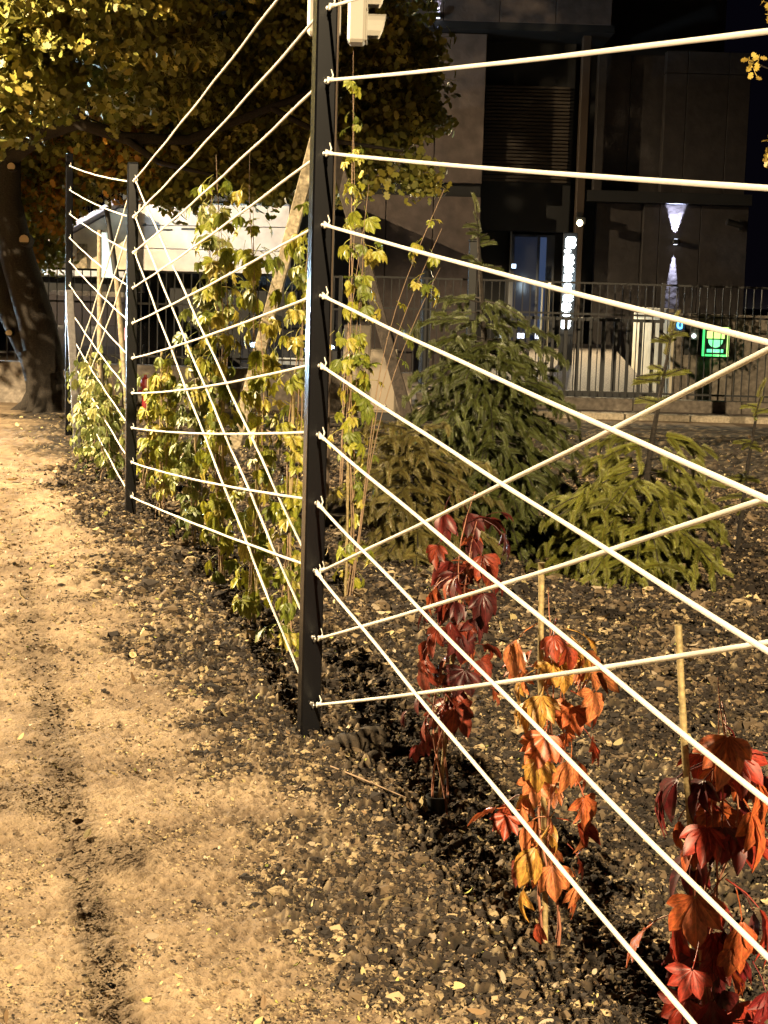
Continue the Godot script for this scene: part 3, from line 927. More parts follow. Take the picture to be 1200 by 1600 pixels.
func build_trees() -> void:
	var o := thing("broadleaf_tree", "large dark multi-stemmed broadleaf tree spreading over the far fence end", "tree", on_ground(-4.4, 21.0, 0.05))
	var W := func(x: float, y: float, d: float) -> Vector3: return V(x, y, d) - o.position
	var trunk := MB.new()
	trunk.tube([W.call(-4.37, -0.1, 21.0), W.call(-4.4, 0.12, 21.0), W.call(-4.46, 0.4, 21.0), W.call(-4.55, 0.8, 21.0)], [0.4, 0.3, 0.25, 0.26], 14)
	for k in 6:
		var a := TAU * k / 6.0 + 0.3
		trunk.tube([W.call(-4.4 + cos(a) * 0.16, 0.3, 21.0 + sin(a) * 0.16), W.call(-4.38 + cos(a) * 0.32, 0.06, 21.0 + sin(a) * 0.32), W.call(-4.36 + cos(a) * 0.55, -0.06, 21.0 + sin(a) * 0.55)], [0.1, 0.08, 0.04], 8)
	part(o, "trunk", trunk.mesh(M.bark))
	var stems := [
		[[[-4.42, 0.5, 21.0], [-4.56, 1.2, 20.9], [-4.78, 2.0, 20.8], [-4.9, 2.7, 20.8], [-4.84, 3.4, 20.7], [-4.6, 4.6, 20.5], [-4.2, 6.2, 20.3]], [0.25, 0.24, 0.22, 0.18, 0.14, 0.1, 0.05]],
		[[[-4.52, 0.55, 21.1], [-4.85, 1.15, 21.2], [-5.25, 1.9, 21.4], [-5.7, 3.0, 21.6], [-6.1, 4.6, 21.6], [-6.3, 6.4, 21.5]], [0.23, 0.21, 0.19, 0.16, 0.12, 0.06]],
		[[[-4.84, 3.2, 20.7], [-4.4, 3.5, 20.5], [-3.9, 3.62, 20.3], [-3.3, 3.42, 20.1], [-2.5, 3.4, 19.9], [-1.5, 3.8, 19.8], [-0.5, 4.2, 19.8]], [0.13, 0.12, 0.1, 0.075, 0.06, 0.045, 0.025]],
		[[[-4.0, 3.6, 20.3], [-3.4, 4.3, 20.2], [-2.4, 4.7, 20.4], [-1.2, 5.6, 20.6]], [0.1, 0.08, 0.06, 0.03]],
		[[[-4.7, 4.3, 20.6], [-4.7, 4.9, 19.0], [-4.4, 5.0, 17.3]], [0.09, 0.06, 0.03]],
		[[[-3.3, 3.42, 20.1], [-2.8, 3.1, 19.6], [-2.1, 2.95, 19.3]], [0.05, 0.035, 0.02]],
		[[[-1.5, 3.8, 19.8], [-0.7, 3.4, 19.5], [0.1, 3.3, 19.4]], [0.04, 0.03, 0.015]]]
	for s in stems:
		var b := MB.new()
		var pts := []
		for p in s[0]: pts.append(W.call(p[0], p[1], p[2]))
		b.tube(pts, s[1], 10)
		part(o, "limb", b.mesh(M.bark))
	for p in [[-4.62, 2.16, 20.58, 0.075], [-4.79, 3.06, 20.62, 0.06], [-4.9, 0.98, 20.95, 0.05]]:    # sawn branch stubs
		var b := MB.new()
		var at: Vector3 = W.call(p[0], p[1], p[2])
		b.tube([at + V(0, 0, 0.15), at, at - V(0, -0.01, 0.05)], [p[3] * 1.2, p[3], p[3]], 10)
		var st := part(o, "branch_stub", b.mesh(M.bark))
		b = MB.new()
		b.tube([at - V(0, -0.01, 0.05), at - V(0, -0.01, 0.056)], [p[3] * 0.85, p[3] * 0.82], 10)
		part(st, "cut_face", b.mesh(M.cut_wood))
	# crown: clumps of foliage along the limbs, front ones set forward to shade the rest [x, y, d, radius, count]
	var clumps := [
		[-4.3, 4.15, 17.2, 0.95, 620], [-5.0, 4.6, 17.2, 1.1, 700], [-3.6, 4.6, 16.9, 0.9, 560], [-3.0, 5.1, 16.9, 0.9, 520], [-4.4, 5.4, 17.0, 1.0, 560], [-2.7, 4.5, 17.8, 0.75, 420],
		[-4.3, 3.4, 17.6, 0.42, 150], [-3.75, 3.75, 17.6, 0.5, 170], [-2.3, 5.3, 17.4, 0.9, 460], [-3.2, 6.0, 16.6, 1.0, 460], [-2.9, 4.0, 18.6, 0.6, 300],
		[-6.2, 3.5, 17.4, 1.1, 600], [-6.8, 4.6, 17.6, 1.3, 600], [-5.6, 5.8, 17.6, 1.3, 560], [-7.4, 3.6, 18.6, 1.2, 520],  # clumps left of view, placed to shade the trunk
		[-1.7, 5.6, 20.0, 0.95, 400], [-1.2, 4.9, 20.6, 0.95, 460], [-0.5, 5.4, 20.8, 0.95, 440],
		[-2.3, 4.2, 20.8, 0.85, 380], [-1.3, 4.1, 20.8, 0.85, 420], [-0.4, 4.35, 20.8, 0.8, 420], [0.08, 3.85, 20.6, 0.52, 240], [-0.45, 3.4, 20.6, 0.58, 260], [-1.15, 3.3, 20.7, 0.58, 260], [-1.85, 3.4, 20.6, 0.62, 280],
		[-2.55, 3.25, 20.8, 0.62, 280], [-3.05, 3.15, 21.0, 0.55, 240], [-3.6, 3.3, 21.2, 0.55, 240], [-4.6, 2.75, 21.6, 0.5, 240], [-3.4, 3.75, 21.4, 0.85, 340], [-4.6, 3.3, 22.0, 0.8, 320], [-4.75, 2.1, 21.9, 0.35, 110],
		[-3.4, 3.05, 21.0, 0.3, 80], [-2.75, 2.9, 20.9, 0.35, 100], [-1.6, 2.95, 20.6, 0.35, 100], [0.28, 3.05, 20.6, 0.22, 50], [0.12, 4.5, 20.7, 0.52, 200], [-6.4, 5.6, 20.2, 1.2, 380], [-0.2, 6.0, 20.9, 0.9, 260], [-4.0, 6.6, 19.5, 1.2, 420], [-2.2, 6.6, 20.0, 1.2, 380], [-5.4, 3.1, 22.2, 0.8, 260]]
	var where := []
	var cols := []
	for c in clumps:
		for k in int(c[4] * 0.8):
			var u := Vector3(rng.randfn(), rng.randfn() * 0.8, rng.randfn()).normalized() * pow(rng.randf(), 0.42) * float(c[3])
			u *= 1.0 + 0.22 * sin(u.x * 6.0 + u.y * 5.0 + u.z * 4.0)
			var p: Vector3 = W.call(c[0], c[1], c[2]) + u
			var b := Basis.from_euler(Vector3(rng.randf() * TAU, rng.randf() * TAU, rng.randf() * TAU)) * rng.randf_range(0.75, 1.2)
			where.append(Transform3D(b, p))
			var r := rng.randf()
			var autumn: bool = c[0] < -3.0 and c[1] < 3.8 and c[2] > 20.0 and r < 0.25
			cols.append(Color(2.1, 1.1, 0.6) if autumn else Color(1, 1, 1) * rng.randf_range(0.7, 1.25) + (Color(0.35, 0.2, 0) if r > 0.8 else Color(0, 0, 0)))
	many(o, "crown", leaf_cluster(8, 0.095, 0.24).mesh(foliage_mat(0.24, 0.235, 0.045)), where, cols)
	# slim tree whose twigs reach in at the top right
	var s := thing("roadside_tree", "yellow-leaved tree whose twigs reach in at the right picture edge", "tree", V(4.5, 0, 14.4))
	var b := MB.new()
	b.tube([Vector3(0, -0.05, 0), Vector3(0.05, 1.5, 0), Vector3(0, 3.0, 0), Vector3(-0.1, 5.2, 0.1)], [0.12, 0.09, 0.07, 0.02], 10)
	part(s, "trunk", b.mesh(M.bark))
	b = MB.new()
	b.tube([Vector3(0, 2.9, 0), Vector3(-0.6, 3.6, 0.05), Vector3(-1.1, 4.2, 0)], [0.04, 0.025, 0.008], 7)
	b.tube([Vector3(-0.5, 3.6, 0.05), Vector3(-0.95, 3.55, 0.05), Vector3(-1.45, 3.72, 0)], [0.018, 0.01, 0.004], 6)
	b.tube([Vector3(0, 2.6, 0), Vector3(-0.6, 3.0, 0.1), Vector3(-1.1, 3.1, 0)], [0.03, 0.02, 0.006], 7)
	part(s, "limb", b.mesh(M.bark))
	where = []
	cols = []
	for c in [[-1.08, 4.2, 0.0, 0.2, 60], [-1.0, 3.85, 0.0, 0.16, 30], [-1.1, 3.0, 0.0, 0.17, 46], [-1.05, 3.3, 0.1, 0.15, 36], [-1.42, 3.7, 0.0, 0.05, 3], [0.1, 4.2, 0.1, 0.8, 260], [0.2, 3.2, 0.0, 0.6, 160], [0.0, 5.1, 0.0, 0.6, 140]]:
		for k in c[4]:
			var u := Vector3(rng.randfn(), rng.randfn(), rng.randfn()).normalized() * pow(rng.randf(), 0.5) * float(c[3])
			where.append(Transform3D(Basis.from_euler(Vector3(rng.randf() * TAU, rng.randf() * TAU, rng.randf() * TAU)) * rng.randf_range(0.7, 1.1), Vector3(c[0], c[1], c[2]) + u))
			cols.append(Color(1.2, 1.0, 1.0) * rng.randf_range(0.8, 1.3))
	many(s, "crown", leaf_cluster(5, 0.06, 0.12).mesh(foliage_mat(0.3, 0.26, 0.05)), where, cols)

# ---------------------------------------------------------------- spruces
func shoot_mesh(needles: int, length: float, m: Material) -> ArrayMesh:       # one needled shoot, 1 unit long along +y, its tip bent towards +z
	var b := MB.new()
	b.tint = Color(0.6, 0.45, 0.3)
	b.tube([Vector3.ZERO, Vector3(0, 0.5, 0.05), Vector3(0, 0.95, 0.24)], [0.03, 0.025, 0.02], 4, false)
	for k in needles:
		var f := (k + rng.randf()) / needles
		var a := k * 2.39996 + rng.randf() * 0.4
		var lean := lerpf(1.15, 0.5, f * f)
		var dir := Vector3(cos(a) * sin(lean), cos(lean) * 0.8, sin(a) * sin(lean)).normalized()
		var sd := dir.cross(Vector3(cos(a + 0.7), 0.4, sin(a + 0.7))).normalized() * 0.011
		var L := length * rng.randf_range(0.85, 1.12) * (1.0 - 0.25 * f)
		var o := Vector3(cos(a) * 0.02, f * 0.95, sin(a) * 0.02 + 0.25 * f * f)
		var sh := rng.randf_range(0.7, 1.15) + 0.25 * f
		b.tint = Color(sh, sh, sh * 0.9)
		var nn := dir.cross(sd).normalized()
		if nn.dot(Vector3(cos(a), 0.3, sin(a))) < 0.0: nn = -nn
		var p := b.vert(o - sd, nn); b.vert(o + sd, nn); b.vert(o + dir * L + sd * 0.5, nn); b.vert(o + dir * L - sd * 0.5, nn)
		b.face(p, p + 1, p + 2); b.face(p, p + 2, p + 3)
	return b.mesh(m)

func spruce(called: String, label: String, at: Vector3, tall: float, radius: float, skirt: float, m: Mesh, lean: Vector3, seed_: int, density: float, from_top := 0.2, open_to := 0.3) -> Node3D:
	rng.seed = seed_
	var o := thing(called, label, "conifer", at)
	var b := MB.new()
	b.tube([Vector3(0, -0.05, 0), lean * 0.4 + Vector3(0, tall * 0.5, 0), lean + Vector3(0, tall - 0.06, 0)], [0.032 * tall / 2.0, 0.022 * tall / 2.0, 0.006], 8)
	part(o, "trunk", b.mesh(M.bark))
	var where := []
	var cols := []
	var wood := MB.new()
	var put := func(a: Vector3, z: Vector3, thick: float, dead: float) -> void:
		var dir := (z - a)
		var L := dir.length()
		dir /= L
		var down := (Vector3.DOWN - dir * Vector3.DOWN.dot(dir))
		down = down.normalized() if down.length() > 0.1 else dir.cross(Vector3(0.3, 0.1, 0.9)).normalized()
		var bs := Basis(dir.cross(down) * thick, dir * L, down * thick)
		where.append(Transform3D(bs, a))
		var k := rng.randf_range(0.65, 1.3)
		cols.append(Color(k * (1.0 + dead), k, k * 0.9))
	var axis := func(y: float) -> Vector3: return lean * pow(maxf(y, 0.0) / tall, 1.5) + Vector3(0, y, 0)
	put.call(axis.call(tall - 0.13), axis.call(tall), 0.11, 0.1)
	put.call(axis.call(tall - 0.26), axis.call(tall - 0.12), 0.1, 0.1)
	var y := tall - from_top
	while y > skirt:
		var f := 1.0 - y / tall
		var young := f < open_to
		var loose := not young and f < open_to + 0.17 and tall > 1.0
		var reach := radius * (0.12 + f * 0.5 if young else 0.34 + 0.66 * pow((f - open_to) / (1.0 - open_to), 0.6))
		var n := 4 + rng.randi() % 3 if young else 6 + int(f * 3.0)
		var a0 := rng.randf() * TAU
		for k in n:
			var a := a0 + TAU * k / n + rng.randfn() * 0.3
			var L := maxf(0.09, reach * rng.randf_range(0.55, 1.15))
			var out := Vector3(cos(a), 0, sin(a))
			var rise := (0.35 if young else 0.25 - 0.35 * f) + rng.randfn() * 0.14
			var start: Vector3 = axis.call(y + rng.randfn() * 0.035)
			var segs := maxi(1, int(L / 0.09))
			var prev := start
			var line := [start]
			for q in segs:
				var t := float(q + 1) / segs
				var p := start + out * L * t + Vector3.UP * (L * t * rise - 0.42 * L * t * t * minf(1.0, f * 1.4))
				line.append(p)
				if q >= segs / 3 or segs < 3: put.call(prev, p + (p - prev) * 0.1, 0.125, 0.0)
				if segs >= 2 and not young:
					for s: float in [-1.0, 1.0]:
						if rng.randf() > density * (0.6 if loose else 1.0): continue
						var tw := clampf(L * 0.4 * (1.1 - t * 0.6) * rng.randf_range(0.6, 1.1), 0.07, 0.24)
						var sdir := (out.rotated(Vector3.UP, s * rng.randf_range(0.5, 1.2)) + Vector3.UP * rng.randf_range(-0.8, 0.25)).normalized()
						var pos := p
						var nseg := maxi(1, int(tw / 0.1))
						for w in nseg:
							var e := pos + sdir * tw / nseg
							put.call(pos, e + sdir * 0.01, 0.125, 0.0)
							if rng.randf() < density * 0.75:
								var sub := (sdir.rotated(Vector3.UP, (0.9 if w % 2 == 0 else -0.9)) + Vector3.DOWN * rng.randf_range(0.2, 1.3)).normalized()
								put.call(e, e + sub * rng.randf_range(0.055, 0.1), 0.125, 0.0)
							sdir = (sdir + Vector3.DOWN * 0.35).normalized()
							pos = e
				prev = p
			wood.tube(line, [0.007, 0.004], 5, false)
		y -= (rng.randf_range(0.15, 0.24) if young else (rng.randf_range(0.11, 0.17) if loose else rng.randf_range(0.055, 0.1))) * (1.0 if tall > 1.0 else 0.7)
	part(o, "branches", wood.mesh(M.bark)).set_meta("kind", "stuff")
	var c := many(o, "crown", m, where, cols)
	return o

func build_spruces() -> void:
	var green := foliage_mat(0.085, 0.1, 0.028)
	green.backlight_enabled = false
	var yellow := foliage_mat(0.18, 0.185, 0.035)
	yellow.backlight_enabled = false
	var olive := foliage_mat(0.17, 0.145, 0.05)
	olive.backlight_enabled = false
	rng.seed = 77
	var a := shoot_mesh(240, 0.17, green)
	var b := shoot_mesh(240, 0.17, yellow)
	var c := shoot_mesh(220, 0.17, olive)
	spruce("spruce_tree", "tall young spruce with a bare upright leader beside the trellis", on_ground(0.72, 10.7), 2.3, 0.74, 0.14, a, Vector3(-0.18, 0, 0), 501, 0.75, 0.27, 0.25)
	spruce("spruce_tree", "smaller spruce with yellow-green tips on the right of the bed", on_ground(1.5, 9.5), 1.6, 0.66, 0.12, b, Vector3(0.16, 0, 0), 502, 0.7, 0.2, 0.36)
	spruce("low_conifer", "low spreading conifer with olive-brown tips at the tall spruce's foot", on_ground(0.22, 10.1), 0.8, 0.62, 0.06, c, Vector3(-0.1, 0, 0.1), 503, 0.7, 0.05, 0.0)
	spruce("spruce_seedling", "thin spruce seedling with few whorls right of the smaller spruce", on_ground(2.35, 10.6), 1.15, 0.3, 0.3, b, Vector3(0.1, 0, 0), 504, 0.3, 0.2, 0.8)
	rng.seed = 4100

# ---------------------------------------------------------------- creepers
func palmate(m: Material, L: float, droop: float, spread: float, count := 5) -> ArrayMesh:    # fans out along -y from the origin, faces +z
	var b := MB.new()
	for k in count:
		var a := (k - (count - 1) / 2.0) * spread
		var size := L * (1.0 - 0.16 * absf(k - (count - 1) / 2.0)) * rng.randf_range(0.9, 1.08)
		var dir := Vector3(sin(a), -cos(a), 0)
		var side := Vector3(cos(a), sin(a), 0)
		var wid := [0.03, 0.1, 0.19, 0.235, 0.22, 0.14, 0.01]
		var first := b.v.size()
		var fold := rng.randf_range(0.25, 0.55)
		var dr := droop * rng.randf_range(0.6, 1.3)
		var twist := rng.randfn() * 0.25
		for r in wid.size():
			var z := float(r) / (wid.size() - 1)
			var ww: float = wid[r] * size
			for s: float in [-1.0, -0.5, 0.0, 0.5, 1.0]:
				var wave := 0.015 * size * sin(z * 16.0 + s * 3.0 + k)
				var p := dir * size * (z + 0.06) + side * s * ww
				var h := absf(s) * ww * fold - dr * size * z * z + s * ww * twist + wave
				var nn := Vector3(0, 0, 1) - side * signf(s) * fold + dir * 2.0 * dr * z
				b.vert(p + Vector3(0, 0, h), nn.normalized(), Vector2(0.5 + s * 0.5, z))
		for r in wid.size() - 1:
			for s in 4:
				var q := first + r * 5 + s
				b.face(q, q + 1, q + 6); b.face(q, q + 6, q + 5)
	b.tube([Vector3(0, 0.0, 0), Vector3(0, L * 0.35, -L * 0.1), Vector3(0, L * 0.75, -L * 0.35)], [0.0016, 0.0018, 0.002], 4, false)
	return b.mesh(m)

func leaf_set(mats: Array, L: float) -> Array:
	var out := []
	for m in mats:
		for k in 3: out.append(palmate(m, L, [0.15, 0.35, 0.6][k], [0.62, 0.5, 0.4][k], 5 if k < 2 else 3 + 2 * (k % 2)))
	return out

func creeper(called: String, label: String, group: String, at: Vector3, tall: float, lean: Vector3, leaves: Array, count: int, spread: float, cane: float, stem_m: Material, from := 0.12, scale := 1.0, bias := Vector3.ZERO, dense_top := 1.0, cane_lean := Vector3.ZERO) -> Node3D:
	var o := thing(called, label, "climbing plant", at, group)
	if cane > 0.0:
		var b := MB.new()
		var pts := []
		var rad := []
		for k in 9:
			var f := k / 8.0
			pts.append(Vector3(0, -0.06 + f * (cane + 0.06), 0) + cane_lean * f + Vector3(sin(f * 7.0), 0, cos(f * 5.0)) * 0.003)
			rad.append(0.0085 if k % 2 == 0 else 0.0075)
		b.tube(pts, rad, 8)
		part(o, "support_cane", b.mesh(M.cane))
	var stems := []
	for q in 3:
		var b := MB.new()
		var pts := []
		var a := rng.randf() * TAU
		var top := tall * (1.0 - 0.09 * q)
		for k in 15:
			var f := k / 14.0
			var r := 0.012 + spread * 0.22 * sin(f * 3.0 + q)
			pts.append(Vector3(cos(a + f * 7.0) * r, f * top - 0.02, sin(a + f * 7.0) * r) + lean * f * f)
		b.tube(pts, [0.0045, 0.004, 0.004, 0.0035, 0.0035, 0.003, 0.003, 0.003, 0.0025, 0.0025, 0.002, 0.002, 0.002, 0.0015, 0.001], 5, false)
		part(o, "stem", b.mesh(stem_m))
		stems.append(pts)
	for k in count:
		var f := clampf(from + (1.0 - from) * pow(rng.randf(), dense_top), 0.02, 1.0)
		var pts: Array = stems[k % 3]
		var p: Vector3 = pts[int(f * 14.0)]
		var a := rng.randf() * TAU
		var out := (Vector3(cos(a), 0, sin(a)) + bias).normalized()
		var reach := spread * rng.randf_range(0.15, 1.0)
		p += out * reach + Vector3.UP * rng.randf_range(-0.03, 0.04)
		var face := (out * rng.randf_range(0.5, 1.2) + Vector3.UP * rng.randf_range(0.1, 0.8) + Vector3(rng.randfn(), 0, rng.randfn()) * 0.3).normalized()
		var hang := (Vector3.DOWN + out * rng.randf_range(0.0, 0.9) + Vector3(rng.randfn(), 0, rng.randfn()) * 0.25).normalized()
		hang = (hang - face * hang.dot(face)).normalized()
		var bs := Basis((-hang).cross(face), -hang, face) * Basis.from_scale(Vector3.ONE * scale * rng.randf_range(0.6, 1.15))
		part(o, "leaf", leaves[rng.randi() % leaves.size()], p, bs)
	return o

func build_vines() -> void:
	var red := leaf_set(M.red, 0.1)
	var orange := leaf_set(M.orange, 0.085)
	var maroon := leaf_set(M.maroon, 0.095)
	var green := leaf_set(M.green, 0.085)
	var dull := leaf_set(M.dull_green, 0.085)
	var g1 := "red creepers planted along the near span"
	creeper("red_creeper", "dark red creeper with hanging leaves, farthest of the three red ones", g1, on_ground(0.2, 5.08), 1.06, Vector3(0.1, 0, 0), maroon, 64, 0.13, 0.72, M.stem_red, 0.2, 0.95, Vector3.ZERO, 0.55, Vector3(0.05, 0, 0))
	creeper("red_creeper", "orange-leaved creeper on a tall cane, middle of the three red ones", g1, on_ground(0.45, 3.98), 0.95, Vector3(-0.02, 0, 0), orange, 60, 0.12, 0.99, M.stem_red, 0.16, 0.95, Vector3.ZERO, 0.75, Vector3(-0.055, 0, 0))
	creeper("red_creeper", "crimson large-leaved creeper nearest the viewer on a leaning cane", g1, on_ground(0.765, 3.42), 0.86, Vector3(-0.02, 0, 0), red, 62, 0.13, 0.95, M.stem_red, 0.06, 1.0, Vector3.ZERO, 0.85, Vector3(-0.125, 0, 0))
	var g2 := "green creepers along the second span"
	creeper("green_creeper", "tall yellow-green creeper right behind the nearest black post", g2, on_ground(-0.42, 7.2), 2.2, Vector3(0.06, 0, 0), green, 150, 0.1, 1.2, M.stem, 0.02, 0.9)
	creeper("green_creeper", "tall yellow-green creeper, second along the row from the nearest post", g2, on_ground(-0.62, 7.79), 2.3, Vector3(-0.05, 0, 0), green, 150, 0.11, 1.25, M.stem, 0.05, 0.95)
	creeper("green_creeper", "tall yellow-green creeper, third along the row from the nearest post", g2, on_ground(-0.91, 8.99), 2.4, Vector3(-0.05, 0, 0), green, 180, 0.12, 1.3, M.stem, 0.1, 1.0)
	creeper("green_creeper", "leafy creeper, fourth along the row from the nearest post", g2, on_ground(-1.19, 10.06), 2.3, Vector3(0.1, 0, 0), dull, 190, 0.14, 1.3, M.stem, 0.13, 1.1)
	creeper("green_creeper", "shorter creeper on a brown stake just right of the second post", g2, on_ground(-1.59, 11.34), 1.35, Vector3(0.1, 0, 0), green, 105, 0.13, 1.2, M.stem, 0.2, 1.05)
	creeper("green_creeper", "low creeper half hidden behind the second black post", g2, on_ground(-1.93, 13.0), 1.0, Vector3(0.15, 0, 0), green, 80, 0.2, 0.9, M.stem, 0.25, 1.0)
	creeper("arching_creeper", "green creeper arching to the right behind the nearest post", g2, on_ground(-0.2, 8.7), 2.25, Vector3(0.06, 0, 0), green, 110, 0.12, 1.3, M.stem, 0.06, 0.95, Vector3(0.5, 0, 0), 0.7)
	var sh := creeper("creeper_shoot", "long leafy shoot reaching right from the arching creeper's top", g2, on_ground(-0.16, 8.65), 2.28, Vector3(0.42, -0.05, 0), green, 26, 0.05, 0.0, M.stem, 0.72, 0.72)
	var g3 := "bushy creepers along the third span"
	creeper("bushy_creeper", "bushy low creeper left of the second post, nearest of three", g3, on_ground(-2.35, 13.6), 0.95, Vector3(0, 0, 0), dull, 110, 0.27, 0.0, M.stem, 0.12, 1.05)
	creeper("bushy_creeper", "bushy low creeper left of the second post, middle of three", g3, on_ground(-2.72, 14.9), 1.05, Vector3(0, 0, 0), dull, 110, 0.27, 0.0, M.stem, 0.12, 1.05)
	creeper("bushy_creeper", "bushy low creeper beside the short grey post, farthest of three", g3, on_ground(-3.0, 16.5), 1.1, Vector3(0, 0, 0), dull, 90, 0.27, 0.0, M.stem, 0.15, 1.05)
	creeper("pole_creeper", "narrow column of bright leaves climbing the traffic light pole", "", V(-0.3, 0, 11.75), 3.35, Vector3(0, 0, 0), green, 60, 0.08, 0.0, M.stem, 0.68, 0.75, Vector3(0.4, 0, 0.2))

# ---------------------------------------------------------------- traffic signals
func signal_head(parent: Node3D, at: Vector3, turn: float) -> void:        # lenses look along +x, turned about y
	var grey := mat(0.5, 0.47, 0.4, 0.55)
	var where := at
	at = Vector3.ZERO
	var facing := 1.0
	var b := MB.new()
	b.box(at, Vector3(0.13, 0.66, 0.24), Basis.IDENTITY, 0.02)
	var body := part(parent, "signal_head", b.mesh(grey), where, Basis(Vector3.UP, turn))
	for k in 3:
		var y := 0.215 - k * 0.215
		b = MB.new()
		b.box(at + Vector3(facing * 0.071, y, 0), Vector3(0.012, 0.205, 0.23), Basis.IDENTITY, 0.005)
		part(body, "door", b.mesh(grey))
		b = MB.new()                                 # cut-away tunnel visor
		var out := []
		var rows := []
		for e in 2:
			var ring := []
			for s in 13:
				var a := PI * (-0.22 + 1.44 * s / 12.0)
				var top := sin(a) * 0.5 + 0.5
				var x := 0.075 if e == 0 else 0.125 + 0.085 * sqrt(top)
				ring.append(at + Vector3(facing * x, y + sin(a) * 0.098, cos(a) * 0.098))
			rows.append(ring)
		for s in 12:
			b.poly([rows[0][s], rows[0][s + 1], rows[1][s + 1], rows[1][s]], rows[0][s] - at - Vector3(facing * 0.08, y, 0))
		part(body, "visor", b.mesh(grey))
		b = MB.new()
		b.lump(at + Vector3(facing * 0.078, y, 0), Vector3(0.015, 0.088, 0.088), 5, 14)
		part(body, "lens", b.mesh(M.dark))

func build_signals() -> void:
	var o := thing("traffic_light", "traffic light pole with grey signal heads behind the nearest post", "traffic light", V(-0.465, 0, 11.9))
	var b := MB.new()
	b.tube([Vector3(0, -0.05, 0), Vector3(0, 4.3, 0)], [0.045, 0.045], 16)
	b.tube([Vector3(0, 0, 0), Vector3(0, 0.5, 0)], [0.056, 0.05], 16)
	part(o, "pole", b.mesh(mat(0.16, 0.12, 0.09, 0.55)))
	signal_head(o, Vector3(0.17, 3.73, 0), 0.0)
	signal_head(o, Vector3(-0.07, 3.8, -0.12), PI / 2)
	# mast behind the viewer: its shadow lies across the sand
	var m := thing("signal_mast", "slim signal mast with a short arm standing behind the viewer", "mast", V(0.875, 0, -2.0))
	b = MB.new()
	b.tube([Vector3(0, -0.05, 0), Vector3(0, 4.7, 0)], [0.036, 0.033], 14)
	part(m, "pole", b.mesh(M.lamp_grey))
	b = MB.new()
	b.tube([Vector3(0, 4.66, 0), Vector3(0.1, 4.74, -0.18), Vector3(0.3, 4.76, -0.5)], [0.03, 0.028, 0.024], 10)
	part(m, "arm", b.mesh(M.lamp_grey))
	b = MB.new()
	b.box(Vector3(-0.13, 3.24, -0.1), Vector3(0.22, 0.07, 0.05), Basis.IDENTITY, 0.01)
	b.box(Vector3(0.07, 3.14, 0), Vector3(0.1, 0.06, 0.06), Basis.IDENTITY, 0.01)
	part(m, "bracket", b.mesh(M.lamp_grey))

func build_frame_and_cabinets() -> void:
	var o := thing("timber_a_frame", "square timber A-frame with splayed legs behind the green creepers", "frame", V(-0.7, 0, 16.8))
	var leg := func(a: Vector3, z: Vector3, m: Material) -> void:
		var b := MB.new()
		var dir := (z - a).normalized()
		var sd := dir.cross(Vector3.BACK).normalized()
		b.box((a + z) / 2, Vector3(0.13, a.distance_to(z), 0.13), Basis(sd, dir, sd.cross(dir)), 0.008)
		wpart(o, "leg", b.mesh(m))
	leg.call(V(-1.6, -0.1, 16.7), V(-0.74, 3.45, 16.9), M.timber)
	leg.call(V(0.36, -0.1, 16.9), V(-0.76, 3.5, 17.05), M.timber_dark)  # shade on this leg is put into a darker timber colour
	bx(o, "ridge_beam", M.timber, -0.83, -0.69, 3.46, 3.6, 16.7, 19.5, 0.008)
	for n in 2:
		var tall: float = [1.2, 0.82][n]
		var x: float = [-0.4, -0.05][n]
		var c := thing("utility_cabinet", ["taller beige metal utility cabinet with bolts behind the pole", "shorter beige metal utility cabinet beside the taller one"][n], "cabinet", V(x, 0, 20.9))
		var y0: float = 0.02 if n == 0 else 0.1
		bx(c, "body", mat(0.2, 0.165, 0.12, 0.6), x - 0.185, x + 0.165, y0, y0 + tall, 20.9, 21.2, 0.01)
		bx(c, "door", mat(0.22, 0.18, 0.13, 0.6), x - 0.155, x + 0.14, y0 + 0.03, y0 + tall - 0.03, 20.885, 20.9, 0.004)
		bx(c, "plinth", M.dark, x - 0.17, x + 0.15, -0.05, y0, 20.92, 21.18)
		for q in 2:
			var b := MB.new()
			b.lump(V(x + 0.02, y0 + 0.09 + q * (tall - 0.19), 20.885), Vector3(0.022, 0.022, 0.015), 5, 8)
			wpart(c, "bolt", b.mesh(M.steel))
	var e := thing("timber_edging", "dark stacked timber edging boards at the foot of the traffic light", "edging", V(-0.1, 0, 11.6))
	bx(e, "board", M.timber_dark, -0.62, 0.12, -0.04, 0.09, 11.2, 11.3, 0.008)
	bx(e, "board", M.timber_dark, -0.62, -0.02, 0.02, 0.17, 11.42, 11.52, 0.008)
	bx(e, "board", M.timber_dark, -0.02, 0.12, -0.04, 0.1, 11.32, 11.42, 0.008)

